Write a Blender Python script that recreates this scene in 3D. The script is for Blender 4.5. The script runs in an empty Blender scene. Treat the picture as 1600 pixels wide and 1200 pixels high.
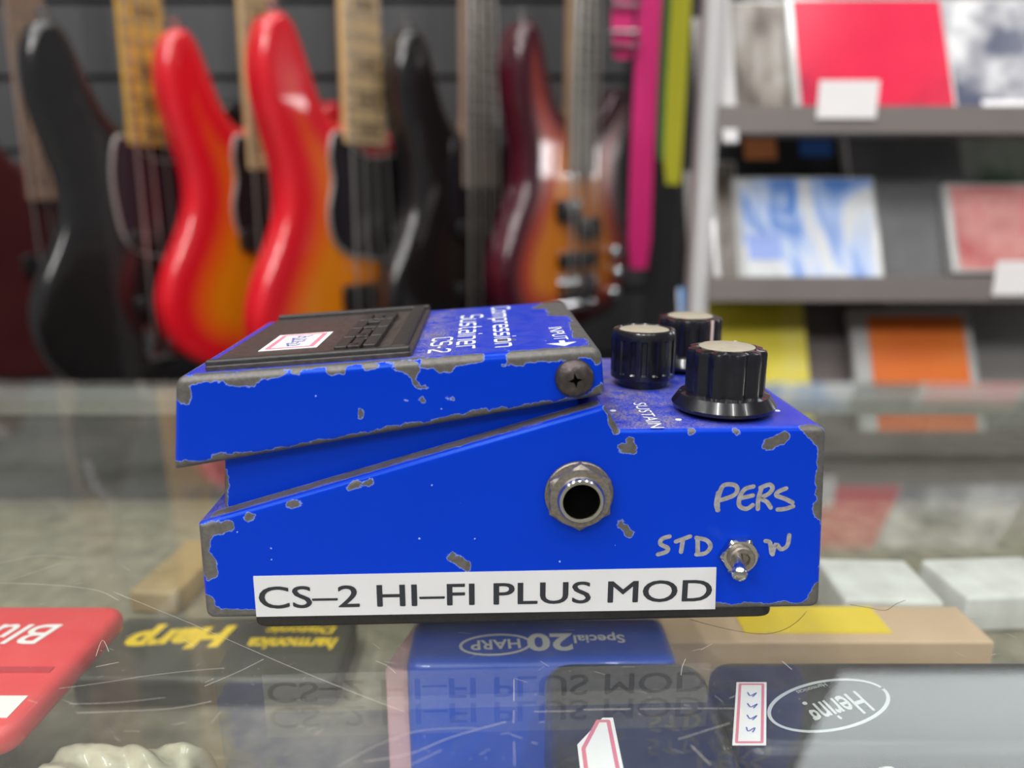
import bpy, bmesh, math, random
import numpy as np
from mathutils import Vector, Matrix
from mathutils.geometry import delaunay_2d_cdt

R = math.radians
rnd = random.Random(7)
scene = bpy.context.scene
C = scene.collection

# ------------------------------------------------------------------ camera
GZ = 0.95                      # top of the glass counter
CH = 0.0955                    # lens height over the glass
PITCH = math.atan(0.25)
F = 1200.0                     # focal length in pixels of a 1600 wide frame
PY = 0.150                     # distance from lens to the pedal's side
cam = bpy.data.cameras.new('camera')
cam.sensor_width = 36.0
cam.lens = 36.0 * F / 1600.0
cam.clip_start = 0.005
cam.clip_end = 60
cam.dof.use_dof = True
cam.dof.focus_distance = 0.169
cam.dof.aperture_fstop = 27.0 / 3.3
co = bpy.data.objects.new('camera', cam)
C.objects.link(co)
co.location = (0, 0, GZ + CH)
co.rotation_euler = (math.pi / 2 - PITCH, 0, 0)
scene.camera = co

# ------------------------------------------------------------------ world, lamps, exposure
w = bpy.data.worlds.new('shop_ambient')
scene.world = w
w.use_nodes = True
bg = w.node_tree.nodes['Background']
bg.inputs[0].default_value = (0.93, 0.96, 1.0, 1)
bg.inputs[1].default_value = 0.22
scene.view_settings.view_transform = 'Standard'
scene.view_settings.look = 'None'
scene.view_settings.gamma = 1
scene.view_settings.use_curve_mapping = False
scene.view_settings.exposure = -0.3


def area(name, loc, sx, sy, power, col=(1, 0.985, 0.965), aim=None):
    l = bpy.data.lights.new(name, 'AREA')
    l.shape = 'RECTANGLE'
    l.size = sx
    l.size_y = sy
    l.energy = power
    l.color = col
    o = bpy.data.objects.new(name, l)
    C.objects.link(o)
    o.location = loc
    if aim:
        o.rotation_euler = (Vector(aim) - Vector(loc)).to_track_quat('-Z', 'Y').to_euler()
    return o


CEIL = 2.75
for lx, ly, pw in ((-1.5, 0.35, 15), (-0.75, 0.35, 13), (0.0, 0.35, 9), (0.75, 0.35, 7), (1.5, 0.35, 7),
                   (-1.6, -0.9, 22), (-0.6, -0.9, 22), (0.4, -0.9, 14), (1.4, -0.9, 10),
                   (-1.5, -2.3, 46), (-0.5, -2.3, 46), (0.5, -2.3, 24), (1.5, -2.3, 14)):
    area('ceiling_tube_light', (lx, ly, CEIL - 0.06), 0.07, 0.95, pw)
# lit strip above the disc rack and the small spots beyond it
area('wall_strip_light', (1.03, 1.20, 1.83), 0.98, 0.46, 5.5, (0.92, 0.97, 1.0), (1.03, 0.0, 2.35))
for ly, lz in ((0.55, 1.285), (1.19, 1.14)):
    area('shelf_spot_light', (1.45, ly, lz), 0.17, 0.10, 1.1, (1, 1, 1), (-0.2, ly, lz - 0.05))


# ------------------------------------------------------------------ picture geometry helpers
def ray(px, py):
    """direction of a sight line, y component normalised to 1"""
    u, v = (px - 800) / F, -(py - 600) / F
    cp, sp = math.cos(PITCH), math.sin(PITCH)
    d = Vector((u, cp + v * sp, -sp + v * cp))
    return d / d.y


def at_y(px, py, y):
    d = ray(px, py)
    return Vector((d.x * y, y, GZ + CH + d.z * y))


def at_z(px, py, dz):
    """point on the level plane dz below the glass top"""
    d = ray(px, py)
    t = -(CH + dz) / d.z
    return Vector((d.x * t, d.y * t, GZ - dz))


YAW = R(2.2)
ca, sa = math.cos(YAW), math.sin(YAW)


def pp(px, py, ly=0.0):
    """pedal-local (x, z) of a sight line where it meets the pedal's plane y = ly"""
    d = ray(px, py)
    n = Vector((-sa, ca, 0))
    o = Vector((0, PY, GZ)) + n * ly
    t = (o - Vector((0, 0, GZ + CH))).dot(n) / d.dot(n)
    p = d * t + Vector((0, 0, GZ + CH)) - Vector((0, PY, GZ))
    return Vector((p.x * ca + p.y * sa, p.z))


# ------------------------------------------------------------------ materials
def mat(name, col, rough=0.5, metal=0.0, spec=0.5, coat=0.0, var=0.06, scale=60.0, bump=0.0, emit=None, trans=0.0):
    m = bpy.data.materials.new(name)
    m.use_nodes = True
    nt = m.node_tree
    b = nt.nodes['Principled BSDF']
    b.inputs['Roughness'].default_value = rough
    b.inputs['Metallic'].default_value = metal
    b.inputs['Specular IOR Level'].default_value = spec
    b.inputs['Coat Weight'].default_value = coat
    b.inputs['Coat Roughness'].default_value = 0.04
    tc = nt.nodes.new('ShaderNodeTexCoord')
    nz = nt.nodes.new('ShaderNodeTexNoise')
    nz.inputs['Scale'].default_value = scale
    nz.inputs['Detail'].default_value = 5
    nt.links.new(tc.outputs['Object'], nz.inputs['Vector'])
    mx = nt.nodes.new('ShaderNodeMix')
    mx.data_type = 'RGBA'
    mx.inputs[6].default_value = tuple(max(0, c * (1 - var * 2)) for c in col) + (1,)
    mx.inputs[7].default_value = tuple(min(1, c * (1 + var * 2)) for c in col) + (1,)
    nt.links.new(nz.outputs['Fac'], mx.inputs[0])
    nt.links.new(mx.outputs[2], b.inputs['Base Color'])
    if bump:
        bp = nt.nodes.new('ShaderNodeBump')
        bp.inputs['Strength'].default_value = bump
        bp.inputs['Distance'].default_value = 0.0005
        nt.links.new(nz.outputs['Fac'], bp.inputs['Height'])
        nt.links.new(bp.outputs['Normal'], b.inputs['Normal'])
    if trans:
        b.inputs['Transmission Weight'].default_value = trans
    return m


def ramp_mat(name, stops, scale=8.0, rough=0.3, detail=4.0, dist=0.0, coat=0.3, stretch=(1, 1, 1), kind='noise', interp='LINEAR'):
    """printed picture: a noise or wave pattern through a colour ramp"""
    m = bpy.data.materials.new(name)
    m.use_nodes = True
    nt = m.node_tree
    b = nt.nodes['Principled BSDF']
    b.inputs['Roughness'].default_value = rough
    b.inputs['Specular IOR Level'].default_value = 0.25
    tc = nt.nodes.new('ShaderNodeTexCoord')
    mp = nt.nodes.new('ShaderNodeMapping')
    mp.inputs['Scale'].default_value = stretch
    nt.links.new(tc.outputs['Object'], mp.inputs[0])
    if kind == 'noise':
        nz = nt.nodes.new('ShaderNodeTexNoise')
        nz.inputs['Scale'].default_value = scale
        nz.inputs['Detail'].default_value = detail
        nz.inputs['Distortion'].default_value = dist
        out = nz.outputs['Fac']
    else:
        nz = nt.nodes.new('ShaderNodeTexWave')
        nz.inputs['Scale'].default_value = scale
        nz.inputs['Distortion'].default_value = dist
        nz.bands_direction = kind
        out = nz.outputs['Fac']
    nt.links.new(mp.outputs[0], nz.inputs['Vector'])
    r = nt.nodes.new('ShaderNodeValToRGB')
    r.color_ramp.interpolation = interp
    e = r.color_ramp.elements
    while len(e) < len(stops):
        e.new(0.5)
    for k, (p, c) in enumerate(stops):
        e[k].position = p
        e[k].color = tuple(c) + (1,)
    nt.links.new(out, r.inputs[0])
    nt.links.new(r.outputs[0], b.inputs['Base Color'])
    return m


def N(nt, kind, **kw):
    n = nt.nodes.new(kind)
    for k, v in kw.items():
        setattr(n, k, v)
    return n


def math_node(nt, op, a, b=None, c=None, clamp=False):
    n = nt.nodes.new('ShaderNodeMath')
    n.operation = op
    n.use_clamp = clamp
    for k, x in enumerate((a, b, c)):
        if x is None:
            continue
        if isinstance(x, (int, float)):
            n.inputs[k].default_value = x
        else:
            nt.links.new(x, n.inputs[k])
    return n.outputs[0]


def mixc(nt, fac, a, b):
    n = nt.nodes.new('ShaderNodeMix')
    n.data_type = 'RGBA'
    for k, x in ((0, fac), (6, a), (7, b)):
        if isinstance(x, tuple):
            n.inputs[k].default_value = x + (1,)
        elif isinstance(x, (int, float)):
            n.inputs[k].default_value = x
        else:
            nt.links.new(x, n.inputs[k])
    return n.outputs[2]


def worn_paint(name, paint, rough=0.28):
    """gloss enamel that is chipped to bare metal where the mesh attribute 'wear' (mm to the chip's rim) says so"""
    m = bpy.data.materials.new(name)
    m.use_nodes = True
    nt = m.node_tree
    b = nt.nodes['Principled BSDF']
    b.inputs['Specular IOR Level'].default_value = 0.35
    b.inputs['Specular Tint'].default_value = (0.25, 0.55, 1.0, 1)
    tc = N(nt, 'ShaderNodeTexCoord')
    at = N(nt, 'ShaderNodeAttribute', attribute_name='wear')
    du = N(nt, 'ShaderNodeAttribute', attribute_name='dust')
    n1 = N(nt, 'ShaderNodeTexNoise')
    n1.inputs['Scale'].default_value = 700
    n1.inputs['Detail'].default_value = 6
    n1.inputs['Roughness'].default_value = 0.65
    n2 = N(nt, 'ShaderNodeTexNoise')
    n2.inputs['Scale'].default_value = 260
    n2.inputs['Detail'].default_value = 3
    n3 = N(nt, 'ShaderNodeTexNoise')
    n3.inputs['Scale'].default_value = 2600
    n3.inputs['Detail'].default_value = 4
    n4 = N(nt, 'ShaderNodeTexNoise')
    n4.inputs['Scale'].default_value = 45
    n4.inputs['Detail'].default_value = 4
    vo = N(nt, 'ShaderNodeTexVoronoi')
    vo.inputs['Scale'].default_value = 210
    for n in (n1, n2, n3, n4, vo):
        nt.links.new(tc.outputs['Object'], n.inputs['Vector'])
    s = math_node(nt, 'ADD', at.outputs['Fac'], math_node(nt, 'MULTIPLY_ADD', n1.outputs['Fac'], 1.5, -0.75))
    s = math_node(nt, 'ADD', s, math_node(nt, 'MULTIPLY_ADD', n2.outputs['Fac'], 2.2, -1.1))
    chip = math_node(nt, 'SUBTRACT', 0.5, math_node(nt, 'MULTIPLY', s, 9.0), clamp=True)
    rim = math_node(nt, 'SUBTRACT', 1.0, math_node(nt, 'MULTIPLY', math_node(nt, 'ABSOLUTE', math_node(nt, 'SUBTRACT', s, 0.07)), 8.0), clamp=True)
    # scattered pin-prick nicks
    nick = math_node(nt, 'LESS_THAN', vo.outputs['Distance'], math_node(nt, 'MULTIPLY_ADD', n1.outputs['Fac'], 0.16, -0.035))
    nick = math_node(nt, 'MULTIPLY', nick, math_node(nt, 'GREATER_THAN', n4.outputs['Fac'], 0.49))
    metal = mixc(nt, n1.outputs['Fac'], (0.055, 0.050, 0.046), (0.25, 0.235, 0.215))
    metal = mixc(nt, math_node(nt, 'MULTIPLY', n3.outputs['Fac'], 0.5), metal, (0.09, 0.075, 0.06))
    pc = mixc(nt, math_node(nt, 'MULTIPLY', n4.outputs['Fac'], 0.35), paint, tuple(c * 0.75 for c in paint))
    c = mixc(nt, math_node(nt, 'MULTIPLY', nick, 0.8), pc, (0.35, 0.5, 0.8))
    c = mixc(nt, math_node(nt, 'MULTIPLY', rim, 0.5), c, (0.42, 0.52, 0.72))
    c = mixc(nt, chip, c, metal)
    # settled dust and grime, densest where 'dust' is high
    d = math_node(nt, 'MULTIPLY', du.outputs['Fac'], math_node(nt, 'MULTIPLY_ADD', n3.outputs['Fac'], 3.0, -1.0, clamp=True))
    d = math_node(nt, 'MULTIPLY', d, math_node(nt, 'MULTIPLY_ADD', n2.outputs['Fac'], 2.4, -0.5, clamp=True), clamp=True)
    c = mixc(nt, d, c, (0.25, 0.205, 0.165))
    nt.links.new(c, b.inputs['Base Color'])
    nt.links.new(math_node(nt, 'MULTIPLY', chip, 0.55), b.inputs['Metallic'])
    rr = math_node(nt, 'ADD', math_node(nt, 'MULTIPLY_ADD', chip, 0.2, rough), math_node(nt, 'MULTIPLY', d, 0.4), clamp=True)
    nt.links.new(rr, b.inputs['Roughness'])
    bp = N(nt, 'ShaderNodeBump')
    bp.inputs['Strength'].default_value = 0.5
    bp.inputs['Distance'].default_value = 0.00015
    h = math_node(nt, 'SUBTRACT', math_node(nt, 'MULTIPLY', n1.outputs['Fac'], math_node(nt, 'MULTIPLY', chip, 0.8)), chip)
    nt.links.new(h, bp.inputs['Height'])
    nt.links.new(bp.outputs['Normal'], b.inputs['Normal'])
    return m


def glass_mat(name, tint=(0.95, 0.97, 0.955), rough=0.0, film=0.0):
    """flat clear sheet: see-through with mirror reflection growing towards grazing sight (Schlick)"""
    m = bpy.data.materials.new(name)
    m.use_nodes = True
    nt = m.node_tree
    nt.nodes.remove(nt.nodes['Principled BSDF'])
    out = nt.nodes['Material Output']
    g = N(nt, 'ShaderNodeNewGeometry')
    dp = N(nt, 'ShaderNodeVectorMath', operation='DOT_PRODUCT')
    nt.links.new(g.outputs['Incoming'], dp.inputs[0])
    nt.links.new(g.outputs['Normal'], dp.inputs[1])
    c = math_node(nt, 'ABSOLUTE', dp.outputs['Value'])
    p = math_node(nt, 'POWER', math_node(nt, 'SUBTRACT', 1.0, c, clamp=True), 5.0)
    f = math_node(nt, 'MULTIPLY_ADD', p, 0.955, 0.045)
    tr = N(nt, 'ShaderNodeBsdfTransparent')
    tr.inputs[0].default_value = tint + (1,)
    gl = N(nt, 'ShaderNodeBsdfAnisotropic')
    gl.inputs['Roughness'].default_value = rough
    gl.inputs['Color'].default_value = (1, 1, 1, 1)
    mx = N(nt, 'ShaderNodeMixShader')
    nt.links.new(f, mx.inputs[0])
    nt.links.new(tr.outputs[0], mx.inputs[1])
    nt.links.new(gl.outputs[0], mx.inputs[2])
    if film:
        tc = N(nt, 'ShaderNodeTexCoord')
        nz = N(nt, 'ShaderNodeTexNoise')
        nz.inputs['Scale'].default_value = 26
        nz.inputs['Detail'].default_value = 9
        nz.inputs['Roughness'].default_value = 0.75
        nt.links.new(tc.outputs['Object'], nz.inputs['Vector'])
        df = N(nt, 'ShaderNodeBsdfDiffuse')
        df.inputs[0].default_value = (0.62, 0.60, 0.55, 1)
        m2 = N(nt, 'ShaderNodeMixShader')
        nt.links.new(math_node(nt, 'MULTIPLY', math_node(nt, 'MULTIPLY_ADD', nz.outputs['Fac'], 2.2, -0.6, clamp=True), film), m2.inputs[0])
        nt.links.new(mx.outputs[0], m2.inputs[1])
        nt.links.new(df.outputs[0], m2.inputs[2])
        mx = m2
    nt.links.new(mx.outputs[0], out.inputs['Surface'])
    return m


def burst_mat(name, rim, mid, core, w1=0.018, w2=0.05):
    """sunburst lacquer: colour by the attribute 'inset' (metres from the body's rim)"""
    m = bpy.data.materials.new(name)
    m.use_nodes = True
    nt = m.node_tree
    b = nt.nodes['Principled BSDF']
    b.inputs['Roughness'].default_value = 0.22
    b.inputs['Coat Weight'].default_value = 0.8
    b.inputs['Coat Roughness'].default_value = 0.03
    a = N(nt, 'ShaderNodeAttribute', attribute_name='inset')
    tc = N(nt, 'ShaderNodeTexCoord')
    nz = N(nt, 'ShaderNodeTexNoise')
    nz.inputs['Scale'].default_value = 6
    nt.links.new(tc.outputs['Object'], nz.inputs['Vector'])
    x = math_node(nt, 'MULTIPLY', math_node(nt, 'ADD', a.outputs['Fac'], math_node(nt, 'MULTIPLY_ADD', nz.outputs['Fac'], 0.012, -0.006)), 10.0)
    r = N(nt, 'ShaderNodeValToRGB')
    e = r.color_ramp.elements
    e.new(0.5)
    for k, (p, c) in enumerate(((w1 * 10, rim), ((w1 + w2) * 5, mid), (w2 * 10, core))):
        e[k].position = p
        e[k].color = c + (1,)
    nt.links.new(x, r.inputs[0])
    nt.links.new(r.outputs[0], b.inputs['Base Color'])
    return m


# ------------------------------------------------------------------ mesh helpers
def XZ(a, b, c):
    return (a, c, b)           # outline in x-z, depth along y


def XY(a, b, c):
    return (a, b, -c)          # outline in x-y, depth downwards


class MB:
    def __init__(s):
        s.v, s.f, s.attr = [], [], {}

    def add(s, vs, fs):
        k = len(s.v)
        s.v += [tuple(p) for p in vs]
        s.f += [tuple(k + i for i in f) for f in fs]
        return s

    def box(s, x0, x1, y0, y1, z0, z1):
        return s.add([(x, y, z) for z in (z0, z1) for y in (y0, y1) for x in (x0, x1)],
                     [(0, 2, 3, 1), (4, 5, 7, 6), (0, 1, 5, 4), (2, 6, 7, 3), (0, 4, 6, 2), (1, 3, 7, 5)])

    def bar(s, a, b, wx, wy, up=(0, 0, 1)):
        a, b = Vector(a), Vector(b)
        d = (b - a).normalized()
        u = d.cross(Vector(up))
        if u.length < 1e-4:
            u = d.cross(Vector((1, 0, 0)))
        u.normalize()
        n = u.cross(d)
        vs = [p + u * i * wx / 2 + n * j * wy / 2 for p in (a, b) for i, j in ((-1, -1), (1, -1), (1, 1), (-1, 1))]
        return s.add(vs, [(0, 1, 2, 3), (7, 6, 5, 4), (0, 4, 5, 1), (1, 5, 6, 2), (2, 6, 7, 3), (3, 7, 4, 0)])

    def tube(s, pts, r, n=10, cap=True):
        pts = [Vector(p) for p in pts]
        rs = r if isinstance(r, (list, tuple)) else [r] * len(pts)
        vs, fs = [], []
        u = None
        for i, p in enumerate(pts):
            d = (pts[min(i + 1, len(pts) - 1)] - pts[max(i - 1, 0)]).normalized()
            if u is None:
                u = d.cross(Vector((0.31, 0.2, 0.93)))
            u = (u - d * u.dot(d)).normalized()
            t = d.cross(u)
            for k in range(n):
                q = 2 * math.pi * k / n
                vs.append(p + (u * math.cos(q) + t * math.sin(q)) * rs[i])
        for i in range(len(pts) - 1):
            for k in range(n):
                fs.append((i * n + k, i * n + (k + 1) % n, (i + 1) * n + (k + 1) % n, (i + 1) * n + k))
        if cap:
            fs.append(tuple(range(n - 1, -1, -1)))
            fs.append(tuple((len(pts) - 1) * n + k for k in range(n)))
        return s.add(vs, fs)

    def lathe(s, prof, n=48, M=None, mod=None, a0=0.0, open_=False):
        """profile of (radius, height) about local z; mod(theta, i) scales the radius; M places it"""
        M = M or Matrix.Identity(4)
        vs, fs = [], []
        for i, (r, z) in enumerate(prof):
            for k in range(n):
                q = 2 * math.pi * k / n + a0
                rr = r * (mod(q, i) if mod else 1)
                vs.append(M @ Vector((rr * math.cos(q), rr * math.sin(q), z)))
        for i in range(len(prof) - 1):
            for k in range(n):
                fs.append((i * n + k, i * n + (k + 1) % n, (i + 1) * n + (k + 1) % n, (i + 1) * n + k))
        if prof[0][0] > 1e-7 and not open_:
            fs.append(tuple(range(n - 1, -1, -1)))
        if prof[-1][0] > 1e-7 and not open_:
            fs.append(tuple((len(prof) - 1) * n + k for k in range(n)))
        return s.add(vs, fs)

    def build(s, name, m, parent=None, smooth=35, col=None):
        me = bpy.data.meshes.new(name)
        me.from_pydata(s.v, [], s.f)
        bm = bmesh.new()
        bm.from_mesh(me)
        bmesh.ops.recalc_face_normals(bm, faces=bm.faces)
        for e in bm.edges:
            if len(e.link_faces) == 2:
                e.smooth = e.calc_face_angle(0) < R(smooth)
        for f in bm.faces:
            f.smooth = True
        bm.to_mesh(me)
        bm.free()
        for an, vals in s.attr.items():
            if len(vals) == len(me.vertices):
                a = me.attributes.new(an, 'FLOAT', 'POINT')
                a.data.foreach_set('value', np.asarray(vals, dtype=np.float32))
        me.materials.append(m)
        o = bpy.data.objects.new(name, me)
        C.objects.link(o)
        if parent:
            o.parent = parent
        return o


def fillet(corners):
    """polygon from (x, y, radius) corners"""
    out = []
    n = len(corners)
    for i in range(n):
        p = Vector(corners[i][:2])
        r = corners[i][2] if len(corners[i]) > 2 else 0
        a = Vector(corners[i - 1][:2]) - p
        b = Vector(corners[(i + 1) % n][:2]) - p
        if r <= 0:
            out.append(p)
            continue
        ang = a.angle(b)
        t = min(r / math.tan(ang / 2), a.length * 0.48, b.length * 0.48)
        p0, p1 = p + a.normalized() * t, p + b.normalized() * t
        for k in range(7):
            q = k / 6
            out.append(p0 * (1 - q) ** 2 + p * 2 * q * (1 - q) + p1 * q * q)
    return out


def catmull(pts, per=6):
    out, n = [], len(pts)
    for i in range(n):
        p0, p1, p2, p3 = (Vector(pts[(i + k - 1) % n]) for k in range(4))
        for k in range(per):
            t = k / per
            out.append(0.5 * ((2 * p1) + (p2 - p0) * t + (2 * p0 - 5 * p1 + 4 * p2 - p3) * t * t + (3 * p1 - p0 - 3 * p2 + p3) * t ** 3))
    return out


def seg_dist(P, A, B):
    """least distance of each point P (m,k) to the segments A-B (n,k)"""
    best = np.full(len(P), 1e9)
    for a, b in zip(A, B):
        d = b - a
        L = max(float(d @ d), 1e-18)
        t = np.clip(((P - a) @ d) / L, 0, 1)
        q = P - (a + t[:, None] * d)
        best = np.minimum(best, np.sqrt((q * q).sum(1)))
    return best


def inside(P, poly):
    x, y = P[:, 0], P[:, 1]
    r = np.zeros(len(P), bool)
    n = len(poly)
    for i in range(n):
        x0, y0 = poly[i - 1]
        x1, y1 = poly[i]
        if y0 == y1:
            continue
        c = ((y0 > y) != (y1 > y)) & (x < (x1 - x0) * (y - y0) / (y1 - y0) + x0)
        r ^= c
    return r


def slab(mb, outline, c0, c1, r, sp, mapf=XZ, strips=None, r1=None):
    """solid of an outline drawn out from depth c0 to c1, both faces rounded over by r; keeps 'inset' per vertex"""
    r1 = r if r1 is None else r1
    pts = []
    n = len(outline)
    for i in range(n):
        a, b = Vector(outline[i]), Vector(outline[(i + 1) % n])
        k = max(1, int(math.ceil((b - a).length / sp)))
        for j in range(k):
            q = a + (b - a) * (j / k)
            if not pts or (q - pts[-1]).length > 1e-6:
                pts.append(q)
    if (pts[0] - pts[-1]).length < 1e-6:
        pts.pop()
    ar = sum(pts[i - 1].x * pts[i].y - pts[i].x * pts[i - 1].y for i in range(len(pts)))
    if ar < 0:
        pts.reverse()
    n = len(pts)
    O = np.array([(p.x, p.y) for p in pts])
    A, B = O, np.roll(O, -1, axis=0)
    extra = []
    rm = max(r, r1)
    if rm > 0:
        steps = 5
        for k in range(1, steps + 1):
            d = rm * (1 - math.cos(math.pi / 2 * k / steps))
            tang = np.roll(O, -1, 0) - np.roll(O, 1, 0)
            tang /= np.maximum(np.linalg.norm(tang, axis=1), 1e-12)[:, None]
            q = O + np.stack([-tang[:, 1], tang[:, 0]], 1) * d
            dd = seg_dist(q, A, B)
            ok = (np.abs(dd - d) < 0.08 * d + 1e-6) & inside(q, O)
            extra.append(q[ok])
    gx = np.arange(O[:, 0].min(), O[:, 0].max(), sp)
    gy = np.arange(O[:, 1].min(), O[:, 1].max(), sp)
    g = np.array([(x, y) for x in gx for y in gy]) if len(gx) * len(gy) else np.zeros((0, 2))
    if len(g):
        g = g[inside(g, O)]
    if len(g):
        g = g[seg_dist(g, A, B) > rm + sp * 0.5]
        extra.append(g)
    ex = np.concatenate(extra) if extra else np.zeros((0, 2))
    allp = np.concatenate([O, ex]) if len(ex) else O
    vc, _, fc, ov, _, _ = delaunay_2d_cdt([Vector(p) for p in allp], [(i, (i + 1) % n) for i in range(n)], [], 1, 1e-7)
    V = np.array([tuple(p) for p in vc])
    D = seg_dist(V, A, B)
    idx = {}
    for k, lst in enumerate(ov):
        for j in lst:
            if j < n:
                idx[j] = k
                D[k] = 0
    base = len(mb.v)
    m = len(V)

    def off(d, rr):
        if rr <= 0:
            return np.zeros_like(d)
        e = np.clip(rr - d, 0, rr)
        return rr - np.sqrt(np.maximum(rr * rr - e * e, 0))
    sg = 1 if c1 > c0 else -1
    f0 = c0 + sg * off(D, r)
    f1 = c1 - sg * off(D, r1)
    vs = [mapf(V[k, 0], V[k, 1], f0[k]) for k in range(m)] + [mapf(V[k, 0], V[k, 1], f1[k]) for k in range(m)]
    fs = [tuple(f) for f in fc] + [tuple(m + i for i in reversed(f)) for f in fc]
    a0, a1 = c0 + sg * r, c1 - sg * r1
    ns = strips or 1
    rings = [[idx.get(i) for i in range(n)]]
    ins = list(D) + list(D)
    for k in range(1, ns):
        row = []
        for i in range(n):
            row.append(len(vs))
            vs.append(mapf(O[i, 0], O[i, 1], a0 + (a1 - a0) * k / ns))
            ins.append(0.0)
        rings.append(row)
    rings.append([None if idx.get(i) is None else m + idx[i] for i in range(n)])
    for q in range(len(rings) - 1):
        for i in range(n):
            j = (i + 1) % n
            quad = (rings[q][i], rings[q][j], rings[q + 1][j], rings[q + 1][i])
            if None not in quad and len(set(quad)) == 4:
                fs.append(quad)
    mb.add(vs, fs)
    mb.attr.setdefault('inset', [0.0] * base)
    mb.attr['inset'] += ins
    return mb


def rbox(mb, x0, x1, y0, y1, z0, z1, rc, re, sp=0.02):
    """box lying flat: corner radius rc in plan, upper and lower edges rounded by re"""
    slab(mb, fillet([(x0, y0, rc), (x1, y0, rc), (x1, y1, rc), (x0, y1, rc)]), -z1, -z0, re, sp, XY)
    return mb


def plane_map(o, ux, uy, n):
    o, ux, uy, n = Vector(o), Vector(ux), Vector(uy), Vector(n)
    return lambda a, b, c: o + ux * a + uy * b + n * c


_text_cache = {}


def text(mb, s, wd, ht, mp, thick=0.00008, shear=0.0, align='L', bold=0.0):
    """lettering fitted to wd x ht, laid on the plane mp"""
    cu = bpy.data.curves.new('t', 'FONT')
    cu.body = s
    cu.size = 1
    cu.shear = shear
    cu.offset = bold
    cu.resolution_u = 4
    ob = bpy.data.objects.new('t', cu)
    C.objects.link(ob)
    dg = bpy.context.evaluated_depsgraph_get()
    me = bpy.data.meshes.new_from_object(ob.evaluated_get(dg))
    vs = [v.co.copy() for v in me.vertices]
    fs = [tuple(p.vertices) for p in me.polygons]
    bpy.data.objects.remove(ob)
    bpy.data.curves.remove(cu)
    bpy.data.meshes.remove(me)
    x0, x1 = min(v.x for v in vs), max(v.x for v in vs)
    y0, y1 = min(v.y for v in vs), max(v.y for v in vs)
    sx, sy = wd / (x1 - x0), ht / (y1 - y0)
    mb.add([mp((v.x - x0) * sx, (v.y - y0) * sy, thick) for v in vs], fs)
    return mb


def strokes(mb, lines, width, mp, thick=0.00008, closed=False):
    """flat pen strokes with round ends along 2-D polylines"""
    for q, ln in enumerate(lines):
        P = [Vector(p) for p in ln]
        w2 = width / 2
        vs, fs = [], []
        h = thick + q * 2e-6
        n = len(P)
        for i, p in enumerate(P):
            d = (P[min(i + 1, n - 1)] - P[max(i - 1, 0)])
            d = d.normalized() if d.length > 1e-9 else Vector((1, 0))
            nn = Vector((-d.y, d.x)) * w2
            vs += [mp(*(p + nn), h), mp(*(p - nn), h)]
        for i in range(n - 1):
            fs.append((2 * i, 2 * i + 1, 2 * i + 3, 2 * i + 2))
        mb.add(vs, fs)
        for p in (P[0], P[-1]):
            mb.add([mp(p.x + w2 * math.cos(k * math.pi / 5), p.y + w2 * math.sin(k * math.pi / 5), h + 1e-6) for k in range(10)], [tuple(range(10))])
    return mb


def smooth_line(pts, per=5):
    out, n = [], len(pts)
    for i in range(n - 1):
        p0, p1, p2, p3 = (Vector(pts[min(max(i + k - 1, 0), n - 1)]) for k in range(4))
        for k in range(per):
            t = k / per
            out.append(0.5 * ((2 * p1) + (p2 - p0) * t + (2 * p0 - 5 * p1 + 4 * p2 - p3) * t * t + (3 * p1 - p0 - 3 * p2 + p3) * t ** 3))
    out.append(Vector(pts[-1]))
    return out


def thing(name, label, cat, loc=(0, 0, 0), rot=(0, 0, 0), group=None):
    o = bpy.data.objects.new(name, None)
    o.empty_display_size = 0.02
    C.objects.link(o)
    o.location = loc
    o.rotation_euler = rot
    o['label'] = label
    o['category'] = cat
    if group:
        o['group'] = group
    return o


def tag(o, label, cat, group=None):
    o['label'] = label
    o['category'] = cat
    if group:
        o['group'] = group
    return o


def structure(o):
    o['kind'] = 'structure'
    return o


M_ = {}
M_['blue'] = worn_paint('worn_blue_enamel', (0.0005, 0.031, 0.47))
M_['rubber'] = mat('black_rubber', (0.020, 0.019, 0.019), 0.45, var=0.3, scale=900, bump=0.2)
M_['pad'] = mat('dusty_rubber', (0.042, 0.034, 0.032), 0.42, var=0.45, scale=700, bump=0.25)
M_['knob'] = mat('black_knob_plastic', (0.007, 0.007, 0.010), 0.22, var=0.2, scale=500, coat=0.3)
M_['cream'] = mat('aged_aluminium_cap', (0.36, 0.325, 0.25), 0.5, metal=0.2, var=0.1, scale=500)
M_['nickel'] = mat('tarnished_nickel', (0.23, 0.205, 0.175), 0.45, metal=0.8, var=0.3, scale=1500, bump=0.15)
M_['chrome'] = mat('bright_chrome', (0.72, 0.70, 0.67), 0.14, metal=1.0, var=0.08, scale=300)
M_['screw'] = mat('dark_oxidised_screw', (0.075, 0.062, 0.06), 0.38, metal=0.7, var=0.35, scale=700, bump=0.4)
M_['recess_shade'] = mat('recess_shade_black', (0.002, 0.002, 0.002), 1.0, spec=0.0, var=0.1)  # black stands for the shade inside the jack and the screw slot
M_['tape'] = mat('white_label_tape', (0.56, 0.56, 0.565), 0.35, var=0.03, scale=80, bump=0.05)
M_['ink'] = mat('black_ink', (0.012, 0.014, 0.02), 0.5, var=0.2, scale=300)
M_['print'] = mat('white_screen_print', (0.72, 0.74, 0.78), 0.5, var=0.12, scale=900)
M_['marker'] = mat('silver_marker', (0.30, 0.29, 0.29), 0.45, metal=0.3, var=0.35, scale=900)
M_['paper'] = mat('white_paper', (0.85, 0.82, 0.82), 0.6, var=0.03)
M_['pinkline'] = mat('pink_print', (0.72, 0.20, 0.27), 0.55, var=0.05)
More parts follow.
